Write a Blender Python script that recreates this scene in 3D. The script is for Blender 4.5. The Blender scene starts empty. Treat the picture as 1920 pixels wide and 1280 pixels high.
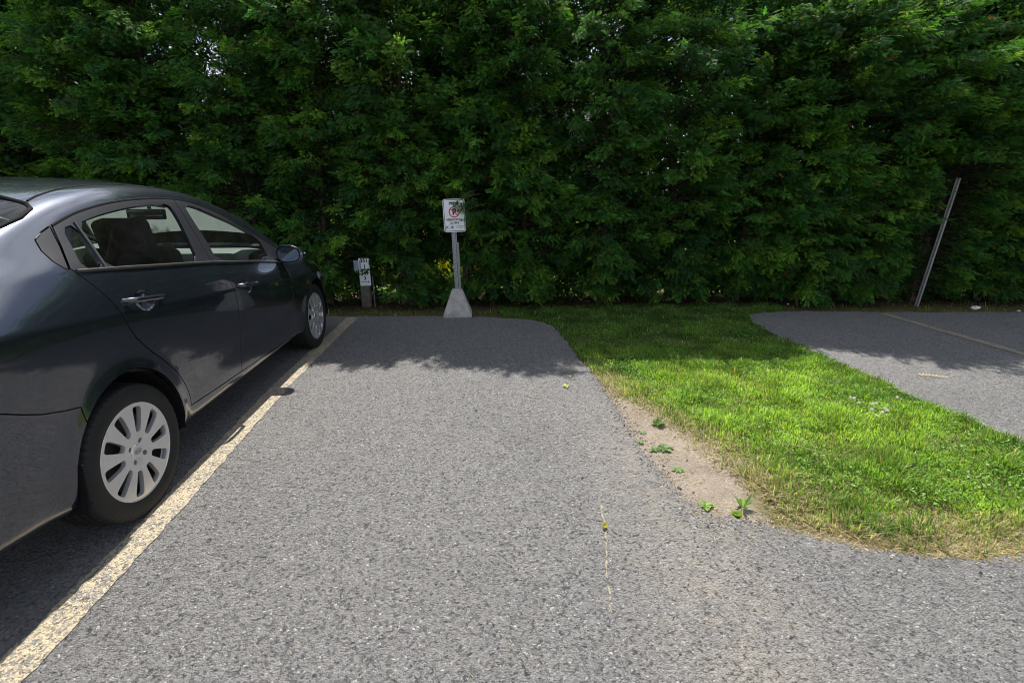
import bpy, bmesh, math, random
import numpy as np
from mathutils import Vector, Matrix, Euler
from mathutils.geometry import delaunay_2d_cdt
R = math.radians
rng = np.random.default_rng(7)
random.seed(7)
SC = bpy.context.scene
COL = SC.collection

# ------------------------------------------------------------ camera
cam_d = bpy.data.cameras.new("camera"); cam = bpy.data.objects.new("camera", cam_d); COL.objects.link(cam)
cam_d.sensor_width = 36.0; cam_d.lens = 897.0 / 1920.0 * 36.0
cam_d.clip_start = 0.05; cam_d.clip_end = 2000
cam.location = (0, 0, 1.41)
cam.rotation_euler = (math.pi/2 - 0.2941, 0, -0.0785)
SC.camera = cam

# ------------------------------------------------------------ world + sun
SUN_EL, SUN_AZ = R(60), R(1.2)        # azimuth from +Y, clockwise
w = bpy.data.worlds.new("World"); SC.world = w; w.use_nodes = True
nt = w.node_tree; nt.nodes.clear()
wo = nt.nodes.new('ShaderNodeOutputWorld'); bg = nt.nodes.new('ShaderNodeBackground')
sky = nt.nodes.new('ShaderNodeTexSky'); sky.sky_type = 'NISHITA'; sky.sun_disc = False
sky.sun_elevation = SUN_EL; sky.sun_rotation = SUN_AZ; sky.altitude = 80; sky.air_density = 1.0; sky.dust_density = 1.2
bg.inputs[1].default_value = 0.060
# broken white cloud over the blue
tc = nt.nodes.new('ShaderNodeTexCoord'); mp = nt.nodes.new('ShaderNodeMapping'); mp.inputs['Scale'].default_value = (1, 1, 2.6)
cn = nt.nodes.new('ShaderNodeTexNoise'); cn.inputs['Scale'].default_value = 2.2; cn.inputs['Detail'].default_value = 7; cn.inputs['Roughness'].default_value = .58
cr = nt.nodes.new('ShaderNodeMapRange'); cr.inputs[1].default_value = .45; cr.inputs[2].default_value = .60
mxc = nt.nodes.new('ShaderNodeMix'); mxc.data_type = 'RGBA'
nt.links.new(tc.outputs['Generated'], mp.inputs[0]); nt.links.new(mp.outputs[0], cn.inputs[0]); nt.links.new(cn.outputs[0], cr.inputs[0])
nt.links.new(cr.outputs[0], mxc.inputs[0]); nt.links.new(sky.outputs[0], mxc.inputs[6]); mxc.inputs[7].default_value = (13.5, 14.2, 15.6, 1)
nt.links.new(mxc.outputs[2], bg.inputs[0]); nt.links.new(bg.outputs[0], wo.inputs[0])
sd = bpy.data.lights.new("sun", 'SUN'); sun = bpy.data.objects.new("sun", sd); COL.objects.link(sun)
sd.energy = 5.0; sd.angle = R(0.53); sd.color = (1.0, .955, .88)
dsun = Vector((math.sin(SUN_AZ)*math.cos(SUN_EL), math.cos(SUN_AZ)*math.cos(SUN_EL), math.sin(SUN_EL)))
sun.rotation_euler = dsun.to_track_quat('Z', 'Y').to_euler()
sun.location = (0, 10, 20)
SC.view_settings.view_transform = 'Standard'; SC.view_settings.look = 'None'
SC.view_settings.exposure = 0.82
SC.cycles.pixel_filter_type = 'BLACKMAN_HARRIS'; SC.cycles.filter_width = 1.0; SC.view_settings.gamma = 1.0

# ------------------------------------------------------------ material helpers
def mat(name):
    m = bpy.data.materials.new(name); m.use_nodes = True
    n = m.node_tree.nodes; b = n.get('Principled BSDF')
    return m, m.node_tree, b
class NG:
    """short hand for node graphs"""
    def __init__(s, nt): s.nt = nt
    def n(s, t, **k):
        x = s.nt.nodes.new(t)
        for a, v in k.items(): setattr(x, a, v)
        return x
    def link(s, a, b): s.nt.links.new(a, b)
    def coord(s, kind='Object'):
        return s.n('ShaderNodeTexCoord').outputs[kind]
    def noise(s, co, scale, detail=3, rough=.55, out=0):
        x = s.n('ShaderNodeTexNoise'); x.inputs['Scale'].default_value = scale; x.inputs['Detail'].default_value = detail
        x.inputs['Roughness'].default_value = rough; s.link(co, x.inputs[0]); return x.outputs[out]
    def vor(s, co, scale, feature='F1', out='Distance', rnd=1.0):
        x = s.n('ShaderNodeTexVoronoi', feature=feature); x.inputs['Scale'].default_value = scale
        x.inputs['Randomness'].default_value = rnd
        s.link(co, x.inputs[0]); return x.outputs[out]
    def rng(s, v, a, b, c=0., d=1., clamp=True):
        x = s.n('ShaderNodeMapRange', clamp=clamp); s.link(v, x.inputs[0])
        for i, q in enumerate((a, b, c, d)): x.inputs[i+1].default_value = q
        return x.outputs[0]
    def math(s, op, a, b=None, clamp=False):
        x = s.n('ShaderNodeMath', operation=op, use_clamp=clamp)
        for i, q in enumerate((a, b)):
            if q is None: continue
            if isinstance(q, (int, float)): x.inputs[i].default_value = q
            else: s.link(q, x.inputs[i])
        return x.outputs[0]
    def mix(s, f, a, b, blend='MIX'):
        x = s.n('ShaderNodeMix', data_type='RGBA', blend_type=blend)
        for sock, q in ((x.inputs[0], f), (x.inputs[6], a), (x.inputs[7], b)):
            if isinstance(q, (int, float)): sock.default_value = q
            elif isinstance(q, tuple): sock.default_value = q if len(q) == 4 else q + (1,)
            else: s.link(q, sock)
        return x.outputs[2]
    def bump(s, h, strength, dist, normal=None):
        x = s.n('ShaderNodeBump'); x.inputs['Strength'].default_value = strength; x.inputs['Distance'].default_value = dist
        s.link(h, x.inputs['Height'])
        if normal is not None: s.link(normal, x.inputs['Normal'])
        return x.outputs[0]
    def sep(s, co):
        x = s.n('ShaderNodeSeparateXYZ'); s.link(co, x.inputs[0]); return x.outputs
def simple(name, col, rough=.6, metal=0., var=0., vscale=20, bump=0., coat=0., spec=.5):
    m, nt, b = mat(name); g = NG(nt)
    b.inputs['Roughness'].default_value = rough; b.inputs['Metallic'].default_value = metal
    b.inputs['Coat Weight'].default_value = coat; b.inputs['Coat Roughness'].default_value = .04
    b.inputs['Specular IOR Level'].default_value = spec
    co = g.coord()
    nz = g.noise(co, vscale, 4)
    c0 = tuple(c*(1-var) for c in col); c1 = tuple(min(1, c*(1+var)) for c in col)
    g.link(g.mix(g.rng(nz, .3, .7), c0, c1), b.inputs['Base Color'])
    if bump: g.link(g.bump(nz, bump, .01), b.inputs['Normal'])
    return m

# ------------------------------------------------------------ object helpers
def empty(name, loc=(0, 0, 0), rot=(0, 0, 0)):
    o = bpy.data.objects.new(name, None); COL.objects.link(o); o.location = loc; o.rotation_euler = rot
    o.empty_display_size = .1
    return o
def tag(o, label=None, cat=None, group=None, kind=None):
    if label: o['label'] = label
    if cat: o['category'] = cat
    if group: o['group'] = group
    if kind: o['kind'] = kind
    return o
def link(name, me, m=None, parent=None, loc=(0, 0, 0), rot=(0, 0, 0)):
    o = bpy.data.objects.new(name, me); COL.objects.link(o)
    if m is not None:
        for x in (m if isinstance(m, (list, tuple)) else [m]): me.materials.append(x)
    o.location = loc; o.rotation_euler = rot
    if parent: o.parent = parent
    return o
def from_bm(name, bm, m, parent=None, smooth=True, angle=None, **k):
    me = bpy.data.meshes.new(name); bm.normal_update(); bm.to_mesh(me); bm.free()
    me.polygons.foreach_set('use_smooth', [smooth]*len(me.polygons))
    if smooth and angle: me.set_sharp_from_angle(angle=R(angle))
    return link(name, me, m, parent, **k)
def fast_mesh(name, V, F, k, cols=None, mats=None, mi=None, smooth=False):
    """V Nx3, F Mxk constant size faces"""
    V = np.ascontiguousarray(V, dtype=np.float32); F = np.ascontiguousarray(F, dtype=np.int32)
    me = bpy.data.meshes.new(name)
    me.vertices.add(len(V)); me.vertices.foreach_set('co', V.ravel())
    me.loops.add(F.size); me.loops.foreach_set('vertex_index', F.ravel())
    me.polygons.add(len(F)); me.polygons.foreach_set('loop_start', np.arange(0, F.size, k, dtype=np.int32))
    if mi is not None: me.polygons.foreach_set('material_index', np.ascontiguousarray(mi, dtype=np.int32))
    me.polygons.foreach_set('use_smooth', np.full(len(F), smooth))
    if cols is not None:
        a = me.color_attributes.new('Col', 'FLOAT_COLOR', 'POINT')
        c = np.ones((len(V), 4), np.float32); c[:, :3] = cols; a.data.foreach_set('color', c.ravel())
    me.update(calc_edges=True)
    return me
def bm_box(bm, size, loc=(0, 0, 0), rot=(0, 0, 0), bevel=0., seg=2, taper=None):
    M = Matrix.Translation(loc) @ Euler(rot).to_matrix().to_4x4() @ Matrix.Diagonal((*size, 1))
    r = bmesh.ops.create_cube(bm, size=1, matrix=M); vs = r['verts']
    if taper:
        for v in vs:
            l = M.inverted() @ v.co
            if l.z > 0: l.x *= taper[0]; l.y *= taper[1]; v.co = M @ l
    if bevel:
        es = list({e for v in vs for e in v.link_edges})
        bmesh.ops.bevel(bm, geom=es, offset=bevel, segments=seg, profile=.5, affect='EDGES')
def box(name, size, loc, m, parent=None, rot=(0, 0, 0), bevel=.004, seg=2, taper=None):
    bm = bmesh.new(); bm_box(bm, size, loc, rot, bevel, seg, taper)
    return from_bm(name, bm, m, parent, angle=35)
def tube_bm(bm, pts, rad, n=8, caps=True):
    pts = [Vector(p) for p in pts]
    rad = rad if hasattr(rad, '__len__') else [rad]*len(pts)
    rings = []; prev = None
    for i, p in enumerate(pts):
        d = (pts[min(i+1, len(pts)-1)] - pts[max(i-1, 0)]).normalized()
        if prev is None:
            u = d.orthogonal().normalized()
        else:
            u = (prev - d*prev.dot(d)).normalized()
        prev = u; v = d.cross(u)
        rings.append([bm.verts.new(p + (u*math.cos(2*math.pi*k/n) + v*math.sin(2*math.pi*k/n))*rad[i]) for k in range(n)])
    for a, b in zip(rings, rings[1:]):
        for k in range(n): bm.faces.new((a[k], a[(k+1) % n], b[(k+1) % n], b[k]))
    if caps:
        bm.faces.new(rings[0][::-1]); bm.faces.new(rings[-1])
def tube(name, pts, rad, m, parent=None, n=8):
    bm = bmesh.new(); tube_bm(bm, pts, rad, n); return from_bm(name, bm, m, parent, angle=50)
def lathe_x(bm, prof, n=64, mi=0, closed=False, mod=None):
    """profile of (x, r) turned about the X axis"""
    rings = []
    for j, (x, r) in enumerate(prof):
        ring = []
        for k in range(n):
            a = 2*math.pi*k/n; rr = r + (mod(j, k) if mod else 0)
            ring.append(bm.verts.new((x, rr*math.cos(a), rr*math.sin(a))))
        rings.append(ring)
    pairs = list(zip(rings, rings[1:])) + ([(rings[-1], rings[0])] if closed else [])
    for a, b in pairs:
        for k in range(n):
            f = bm.faces.new((a[k], b[k], b[(k+1) % n], a[(k+1) % n])); f.material_index = mi
    return rings
def inpoly(P, poly):
    x, y = P[:, 0], P[:, 1]; c = np.zeros(len(P), bool); poly = np.asarray(poly)
    x1, y1 = poly[:, 0], poly[:, 1]; x2, y2 = np.roll(x1, -1), np.roll(y1, -1)
    for a, b, cc, d in zip(x1, y1, x2, y2):
        if b == d: continue
        m = ((b > y) != (d > y)) & (x < (cc-a)*(y-b)/(d-b)+a)
        c ^= m
    return c
def resample(L, step, closed=False):
    L = np.asarray(L, float)
    if closed: L = np.vstack([L, L[:1]])
    out = []
    for a, b in zip(L[:-1], L[1:]):
        n = max(1, int(np.ceil(np.linalg.norm(b-a)/step)))
        for k in range(n): out.append(a+(b-a)*k/n)
    if not closed: out.append(L[-1])
    return np.array(out)
def smooth_line(L, it=2, closed=False):
    """Chaikin corner cutting, ends kept"""
    L = np.asarray(L, float)
    for _ in range(it):
        A = L if closed else L[:-1]; B = np.roll(L, -1, 0) if closed else L[1:]
        q = np.stack([A*.75+B*.25, A*.25+B*.75], 1).reshape(-1, L.shape[1])
        L = q if closed else np.vstack([L[:1], q, L[-1:]])
    return L
# ============================================================ SETTING: asphalt, soil, lines
def asphalt_nodes(g, co):
    """returns colour, roughness, normal of old coarse asphalt"""
    x = g.sep(co)
    v1 = g.n('ShaderNodeTexVoronoi', feature='F1'); v1.inputs['Scale'].default_value = 88; g.link(co, v1.inputs[0])
    wob = g.n('ShaderNodeVectorMath', operation='ADD')
    nz = g.n('ShaderNodeTexNoise'); nz.inputs['Scale'].default_value = 60; nz.inputs['Detail'].default_value = 2; g.link(co, nz.inputs[0])
    sc = g.n('ShaderNodeVectorMath', operation='SCALE'); sc.inputs[3].default_value = .012; g.link(nz.outputs[1], sc.inputs[0])
    g.link(co, wob.inputs[0]); g.link(sc.outputs[0], wob.inputs[1]); cw = wob.outputs[0]
    v2 = g.n('ShaderNodeTexVoronoi', feature='F1'); v2.inputs['Scale'].default_value = 150; g.link(cw, v2.inputs[0])
    v3 = g.n('ShaderNodeTexVoronoi', feature='F1'); v3.inputs['Scale'].default_value = 330; g.link(cw, v3.inputs[0])
    rnd = g.sep(v2.outputs['Color'])[0]; rnd3 = g.sep(v3.outputs['Color'])[1]
    broad = g.noise(co, 1.3, 5, .6); mid = g.noise(co, 14, 4, .6); fine = g.noise(co, 260, 3, .7)
    cav = g.noise(cw, 75, 5, .66)                                   # open texture between the stones
    pit = g.rng(cav, .56, .63)
    tone = g.mix(g.rng(rnd, 0, 1), (.165, .160, .158), (.36, .35, .343))
    tone = g.mix(g.rng(rnd3, .78, 1.0, 0, .75), tone, (.33, .325, .315))
    rnd1 = g.sep(v1.outputs['Color'])[2]
    tone = g.mix(g.rng(rnd1, .1, .9, 0, .45), tone, (.37, .362, .358))
    tone = g.mix(g.rng(rnd1, .26, .10, 0, .55), tone, (.07, .07, .073))
    tone = g.mix(g.rng(rnd, .965, .98), tone, (.62, .61, .60))
    tone = g.mix(g.rng(fine, .32, .66, 0, .56), tone, (.060, .058, .058))
    tone = g.mix(g.rng(broad, .35, .7, 0, .32), tone, (.205, .20, .19))
    tone = g.mix(g.rng(mid, .45, .75, 0, .25), tone, (.075, .075, .078))
    # sand washed against the lawn edge and in faint patches
    dx = g.math('ABSOLUTE', g.math('SUBTRACT', x[0], .88))
    dust = g.math('MULTIPLY', g.rng(dx, .42, .0), g.rng(x[1], 3.4, 2.2))
    dust = g.math('MULTIPLY', dust, g.rng(g.noise(co, 9, 5, .7), .34, .60))
    dust2 = g.rng(g.noise(co, .9, 3, .5), .60, .74, 0, .35)
    dust = g.math('MAXIMUM', dust, dust2)
    tone = g.mix(g.math('MULTIPLY', dust, .62), tone, (.36, .32, .27))
    tone = g.mix(g.math('MULTIPLY', pit, .55), tone, (.035, .035, .037))  # dark pits: dirt, plus colour for the shadows that bump does not cast
    big = g.rng(g.math('ADD', g.math('MULTIPLY', g.noise(cw, 55, 3, .5), .6), g.math('MULTIPLY', cav, .4)), .585, .625)
    tone = g.mix(g.math('MULTIPLY', big, .50), tone, (.028, .028, .03))  # larger pits, their shadow put into the colour in the same way
    pit = g.math('MAXIMUM', pit, big)
    stain = g.rng(g.noise(co, .55, 6, .62), .52, .72, 0, .30)
    tone = g.mix(stain, tone, (.085, .082, .082))
    rust = g.rng(g.noise(co, 2.4, 5, .7), .66, .74, 0, .22)
    tone = g.mix(rust, tone, (.25, .17, .10))
    h = g.math('ADD', g.math('MULTIPLY', g.rng(v2.outputs['Distance'], 0, .75, 1, 0), .55), g.math('MULTIPLY', g.rng(cav, .25, .68, 1, 0), 1.0))
    h = g.math('ADD', h, g.math('MULTIPLY', g.rng(v3.outputs['Distance'], 0, .8, 1, 0), .25))
    h = g.math('SUBTRACT', h, g.math('MULTIPLY', big, .8))
    return tone, h, cav, pit
def mat_asphalt():
    m, nt, b = mat('asphalt'); g = NG(nt); co = g.coord('Object')
    c, h, cav, pit = asphalt_nodes(g, co)
    g.link(c, b.inputs['Base Color']); b.inputs['Roughness'].default_value = .82
    b.inputs['Specular IOR Level'].default_value = .35
    g.link(g.bump(h, 1.0, .0105), b.inputs['Normal'])
    return m
def mat_line(paint, worn, wear):
    m, nt, b = mat('line_paint'); g = NG(nt); co = g.coord('Object')
    c, h, cav, pit = asphalt_nodes(g, co)
    f = g.math('MAXIMUM', g.math('MULTIPLY', pit, .9), g.rng(g.math('ADD', g.math('MULTIPLY', g.noise(co, 120, 4, .7), .75), g.math('MULTIPLY', g.noise(co, 4, 3, .6), .25)), wear, wear+.05))
    vv = g.n('ShaderNodeTexVoronoi', feature='F1'); vv.inputs['Scale'].default_value = 105; g.link(co, vv.inputs[0])
    f = g.math('MAXIMUM', f, g.math('MULTIPLY', g.rng(g.sep(vv.outputs['Color'])[1], .66, .74), .85))
    pc = g.mix(g.rng(g.noise(co, 30, 4, .7), .3, .7), paint, worn)
    g.link(g.mix(f, pc, c), b.inputs['Base Color']); b.inputs['Roughness'].default_value = .7
    g.link(g.bump(h, 1.0, .007), b.inputs['Normal'])
    return m
M_ASPH = mat_asphalt()
def wob_line(L, amp, step=.03, seed=0):
    r = np.random.default_rng(seed); L = resample(L, step)
    n = len(L); k = np.convolve(r.normal(0, 1, n+8), np.ones(5)/5, 'same')[4:-4]*1.5 + r.normal(0, .4, n)
    d = np.gradient(L, axis=0); nn = np.stack([-d[:, 1], d[:, 0]], 1); nn /= np.linalg.norm(nn, axis=1)[:, None]+1e-9
    w_ = np.minimum(1, np.minimum(np.arange(n), n-1-np.arange(n))/3.)
    return L+nn*(k*amp*w_)[:, None]
# traced in plan (metres): left bay edge -> lawn island -> right bay
BACK_L = [(-30, 7.4), (-8, 6.2), (-1.9, 5.90), (-1.43, 5.85), (-.4, 5.80), (.0, 5.74), (.40, 5.61), (.70, 5.50), (.84, 5.32), (.90, 5.0), (.905, 4.6), (.935, 4.09), (.957, 3.67), (.975, 3.32),
          (.95, 2.86), (.945, 2.43), (.972, 2.10), (1.01, 1.90), (1.10, 1.79), (1.25, 1.735), (1.39, 1.66), (1.56, 1.56), (1.83, 1.49), (2.02, 1.455), (2.26, 1.45), (2.6, 1.47), (2.95, 1.56), (3.17, 1.74), (3.25, 2.05)]
BACK_R = [(3.25, 2.05), (3.255, 2.32), (3.23, 2.68), (3.185, 3.05), (3.22, 3.62), (3.17, 4.24), (3.20, 4.93), (3.30, 5.35), (3.42, 5.60), (3.8, 5.68), (4.2, 5.70), (5.1, 5.56), (6.97, 5.41), (9, 5.28), (30, 4.0)]
EDGE = np.vstack([wob_line(smooth_line(BACK_L, 2), .011, seed=3)[:-1], wob_line(smooth_line(BACK_R, 2), .013, seed=4)])
def sheet(name, loop, z, m, skirt=.02, kind='structure', parent=None):
    bm = bmesh.new(); vs = [bm.verts.new((x, y, z)) for x, y in loop]
    f = bm.faces.new(vs); f.normal_update()
    if f.normal.z < 0: bmesh.ops.reverse_faces(bm, faces=[f])
    if skirt:
        lo = [bm.verts.new((x, y, z-skirt)) for x, y in loop]
        for i in range(len(vs)):
            j = (i+1) % len(vs); bm.faces.new((vs[i], vs[j], lo[j], lo[i]))
    bmesh.ops.triangulate(bm, faces=[f])
    o = from_bm(name, bm, m, parent, smooth=False)
    if kind: o['kind'] = kind
    return o
loop = list(map(tuple, EDGE)) + [(30, -40), (-30, -40)]
sheet('parking_lot', loop, 0.0, M_ASPH, .03)
# soil / lawn base, one sheet out to the horizon
def mat_soil():
    m, nt, b = mat('soil'); g = NG(nt); co = g.coord('Object'); x = g.sep(co)
    n1 = g.noise(co, 3, 5, .6); n2 = g.noise(co, 70, 4, .7); n3 = g.noise(co, 300, 2, .6)
    dirt = g.mix(g.rng(n1, .35, .65), (.20, .166, .134), (.29, .245, .20))
    dirt = g.mix(g.rng(n2, .42, .70, 0, .6), dirt, (.11, .085, .066))
    peb = g.n('ShaderNodeTexVoronoi'); peb.inputs['Scale'].default_value = 120; g.link(co, peb.inputs[0])
    dirt = g.mix(g.rng(g.sep(peb.outputs['Color'])[0], .93, .97, 0, .5), dirt, (.36, .33, .30))
    thatch = g.mix(g.rng(n2, .35, .65), (.055, .06, .022), (.17, .14, .07))
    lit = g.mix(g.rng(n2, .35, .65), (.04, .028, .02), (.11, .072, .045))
    lawn = g.mix(g.rng(n2, .3, .7), (.10, .17, .035), (.22, .30, .07))
    # bare strip along the left edge of the island
    wob = g.math('ADD', x[0], g.math('MULTIPLY', g.math('SUBTRACT', g.noise(co, 4, 4, .6), .5), .22))
    inner = g.math('ADD', 1.17, g.math('MULTIPLY', g.rng(g.math('ABSOLUTE', g.math('SUBTRACT', x[1], 2.3)), .9, .1), .19))
    fg = g.rng(g.math('SUBTRACT', wob, inner), -.02, .10)
    wy = g.math('ADD', x[1], g.math('MULTIPLY', g.math('SUBTRACT', n1, .5), .3))
    fg = g.math('MULTIPLY', fg, g.rng(wy, 1.50, 1.78))
    fg = g.math('MAXIMUM', fg, g.rng(wy, 3.3, 3.8))
    c = g.mix(fg, dirt, thatch)
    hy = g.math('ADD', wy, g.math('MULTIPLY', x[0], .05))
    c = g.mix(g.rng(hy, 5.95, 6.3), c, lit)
    c = g.mix(g.rng(hy, 7.2, 7.6), c, lawn)
    g.link(c, b.inputs['Base Color']); b.inputs['Roughness'].default_value = .95; b.inputs['Specular IOR Level'].default_value = .1
    h = g.math('ADD', g.math('MULTIPLY', n2, 1.0), g.math('MULTIPLY', n3, .3))
    h = g.math('ADD', h, g.rng(peb.outputs['Distance'], 0, .6, .35, 0))
    g.link(g.bump(h, .7, .012), b.inputs['Normal'])
    return m
M_SOIL = mat_soil()
# finely divided near part with gentle relief, flat beyond
gx = np.concatenate([[-600, -120, -40], np.arange(-12, 12.01, .25), [40, 120, 600]])
gy = np.concatenate([[-600, -120, -40], np.arange(-6, 12.01, .25), [40, 120, 600]])
X, Y = np.meshgrid(gx, gy, indexing='ij')
Z = np.full_like(X, -.016)
isl = (X > 1.1) & (X < 3.1) & (Y > 1.8) & (Y < 6)
Z += np.where(isl, .012+.010*np.sin(X*3.1+Y)*np.cos(Y*2.3), 0)
V = np.stack([X, Y, Z], -1).reshape(-1, 3); nx, ny = X.shape
I = np.arange(nx*ny).reshape(nx, ny)
F = np.stack([I[:-1, :-1], I[1:, :-1], I[1:, 1:], I[:-1, 1:]], -1).reshape(-1, 4)
o = link('ground', fast_mesh('ground', V, F, 4, smooth=True), M_SOIL); o['kind'] = 'structure'
# painted bay lines
def strip(name, L, w_, z, m, seed=1):
    L = resample(L, .04); d = np.gradient(L, axis=0); nn = np.stack([-d[:, 1], d[:, 0]], 1); nn /= np.linalg.norm(nn, axis=1)[:, None]
    r = np.random.default_rng(seed); wl = w_/2+r.normal(0, .0035, len(L)); wr = w_/2+r.normal(0, .0035, len(L))
    A = L+nn*wl[:, None]; B = (L-nn*wr[:, None])[::-1]
    bm = bmesh.new()
    ca = [bm.verts.new((x, y, z)) for x, y in A]; cb = [bm.verts.new((x, y, z)) for x, y in B[::-1]]
    for i in range(len(ca)-1): bm.faces.new((ca[i], cb[i], cb[i+1], ca[i+1]))
    bmesh.ops.recalc_face_normals(bm, faces=bm.faces)
    if sum(f.normal.z for f in bm.faces) < 0: bmesh.ops.reverse_faces(bm, faces=list(bm.faces))
    o = from_bm(name, bm, m, None, smooth=False); o['kind'] = 'structure'; return o
strip('parking_line', [(-1.455, .3), (-1.462, 1.92), (-1.52, 3.6), (-1.49, 5.79)], .135, .004, mat_line((.62, .51, .33), (.44, .37, .26), .535), 2)
strip('parking_line', [(5.11, 5.46), (5.10, 3.8), (5.09, .5)], .105, .004, mat_line((.46, .35, .17), (.32, .25, .14), .50), 5)
# sandy joint in the asphalt
mj = simple('joint_sand', (.22, .195, .14), .95, var=.35, vscale=90, bump=.5)
CR = [(.577, 1.93), (.566, 1.85), (.556, 1.76), (.53, 1.66), (.505, 1.55), (.485, 1.46)]
strip('pavement_joint', wob_line(CR, .005, .02, 9), .0065, .003, mj, 11)
strip('pavement_joint', wob_line([(.478, 1.43), (.466, 1.37), (.460, 1.31)], .004, .02, 10), .004, .003, mj, 12)
# ============================================================ CAR
CX = -2.37; CY = 3.335
ST = [
    [1.07, 0.00, 1.02, 1.06, .60, 1.07, .34],
    [1.07, 0.45, 1.02, 1.06, .60, 1.07, .34],
    [1.09, 0.80, 1.03, 1.07, .62, 1.08, .33],
    [1.18, 0.95, 1.06, 1.095,.66, 1.11, .30],
    [1.35, 0.99, 1.09, 1.125,.68, 1.14, .27],
    [1.60, 1.00, 1.12, 1.185,.665,1.185,.24],
    [1.85, 1.00, 1.125,1.285,.635,1.295,.22],
    [2.10, 1.00, 1.12, 1.37,.605,1.405,.22],
    [2.40, 1.00, 1.09, 1.43,.585,1.485,.22],
    [2.75, 1.00, 1.06, 1.46,.575,1.515, .22],
    [3.10, 1.00, 1.025,1.45,.575,1.51,.22],
    [3.45, 1.00, .985, 1.40,.60, 1.465,.22],
    [3.80, 1.00, .945, 1.275,.65, 1.36,.22],
    [4.10, 1.00, .915, 1.10, .71, 1.195,.22],
    [4.40, 1.00, .885, .945, .72, 1.02, .22],
    [4.65, 0.995,.86,  .895, .70, .94,  .22],
    [4.95, 0.965, .80,  .84,  .68, .875, .22],
    [5.17, 0.915, .71,  .755, .66, .79,  .22],
    [5.33, 0.83, .60,  .64,  .62, .67,  .22],
    [5.42, 0.52, .54,  .57,  .55, .58,  .22],
    [5.43, 0.00, .54,  .57,  .50, .58,  .22]
]
def _net():
    N = []
    for Y, xs, zb, zr, xr, zt, zs in ST:
        ins = .050*min(1, max(0, (2.15-Y)/.75)); k = (zb-zs)/.80; L = lambda z: zs+(z-.20)*k; zc = min(.955-.080*(Y-1.9), zb-.13)
        bel = [(.50, zs+.03), (.76, zs), (.825, zs+.03), (.838, L(.34)), (.848, L(.50)), (.862, L(.66)), (.868, zc-.040), (.866, zc+.002), (.843-ins*.55, zc*.45+zb*.55-.012), (.806-ins, zb-.010), (.785-ins, zb+.025*min(1, (zr-zb)/.15))]
        m = lambda a: (.785-ins)+(xr-.785+ins)*a
        mz = lambda a: zb+(zr-zb)*a
        up = [(m(.45)+.012, mz(.45)), (m(.80)+.012, mz(.80)), (m(.98), mz(.975)), (xr-.07, zr+(zt-zr)*.38), (xr*.5, zt-(zt-zr)*.22), (0, zt)]
        N.append([(x*xs, Y, z) for x, z in bel+up])
    return np.array(N)
NET = _net()
def _prep(N):
    a = N[1].copy(); a[:, 0] *= -1; b = N[-2].copy(); b[:, 0] *= -1
    N = np.concatenate([a[None], N, b[None]], 0)
    top = N[:, -2].copy(); top[:, 0] *= -1; bot = 2*N[:, 0]-N[:, 1]
    return np.concatenate([bot[:, None], N, top[:, None]], 1)
PN = _prep(NET); NT = len(NET)-1; NV = NET.shape[1]-1
def _bas(u): return np.stack([(1-u)**3, 3*u**3-6*u**2+4, -3*u**3+3*u**2+3*u+1, u**3], -1)/6
HANDLES = [(2.283, .958), (3.285, .846)]
def S(t, v, detail=True):
    t = np.clip(np.asarray(t, float), 0, NT-1e-9); v = np.clip(np.asarray(v, float), 0, NV-1e-9)
    it = t.astype(int); iv = v.astype(int); bt = _bas(t-it); bv = _bas(v-iv)
    P = np.zeros(t.shape+(3,))
    for a in range(4):
        for b in range(4): P += (bt[..., a]*bv[..., b])[..., None]*PN[it+a, iv+b]
    x, y, z = P[..., 0].copy(), P[..., 1], P[..., 2]
    low = 1/(1+np.exp((z-(1.0-.1*(y-3)))/.04))*(x > .3); d = 0*x
    for yc in (2.05, 4.62):
        r = np.hypot(y-yc, z-.30); d += .020*np.exp(-((r-.34)/.07)**2)*(z > .12)
    d += -.005*np.exp(-((z-(.47+.03*(y-3)))/.07)**2)/(1+np.exp((np.abs(y-3.33)-.75)/.07))
    d += .002*np.exp(-((z-(.95-.080*(y-1.9)))/.02)**2)
    if detail:
        for hy, hz in HANDLES:
            r = np.hypot((y-hy)/.062, (z-hz+.004)/.047); d -= .024*np.clip(1-r**2, 0, 1)**.75
    P[..., 0] = x+d*low*np.clip(x/.7, 0, 1)
    return P
def Nrm(t, v):
    e = 1e-3; du = S(np.clip(t+e, 0, NT), v)-S(np.clip(t-e, 0, NT), v); dv = S(t, np.clip(v+e, 0, NV))-S(t, np.clip(v-e, 0, NV))
    n = np.cross(du, dv); l = np.linalg.norm(n, axis=-1, keepdims=True)+1e-12; n = n/l
    return n
_T, _V = np.meshgrid(np.linspace(0, NT, 420), np.linspace(0, NV, 340), indexing='ij'); _P = S(_T, _V, False)
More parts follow.
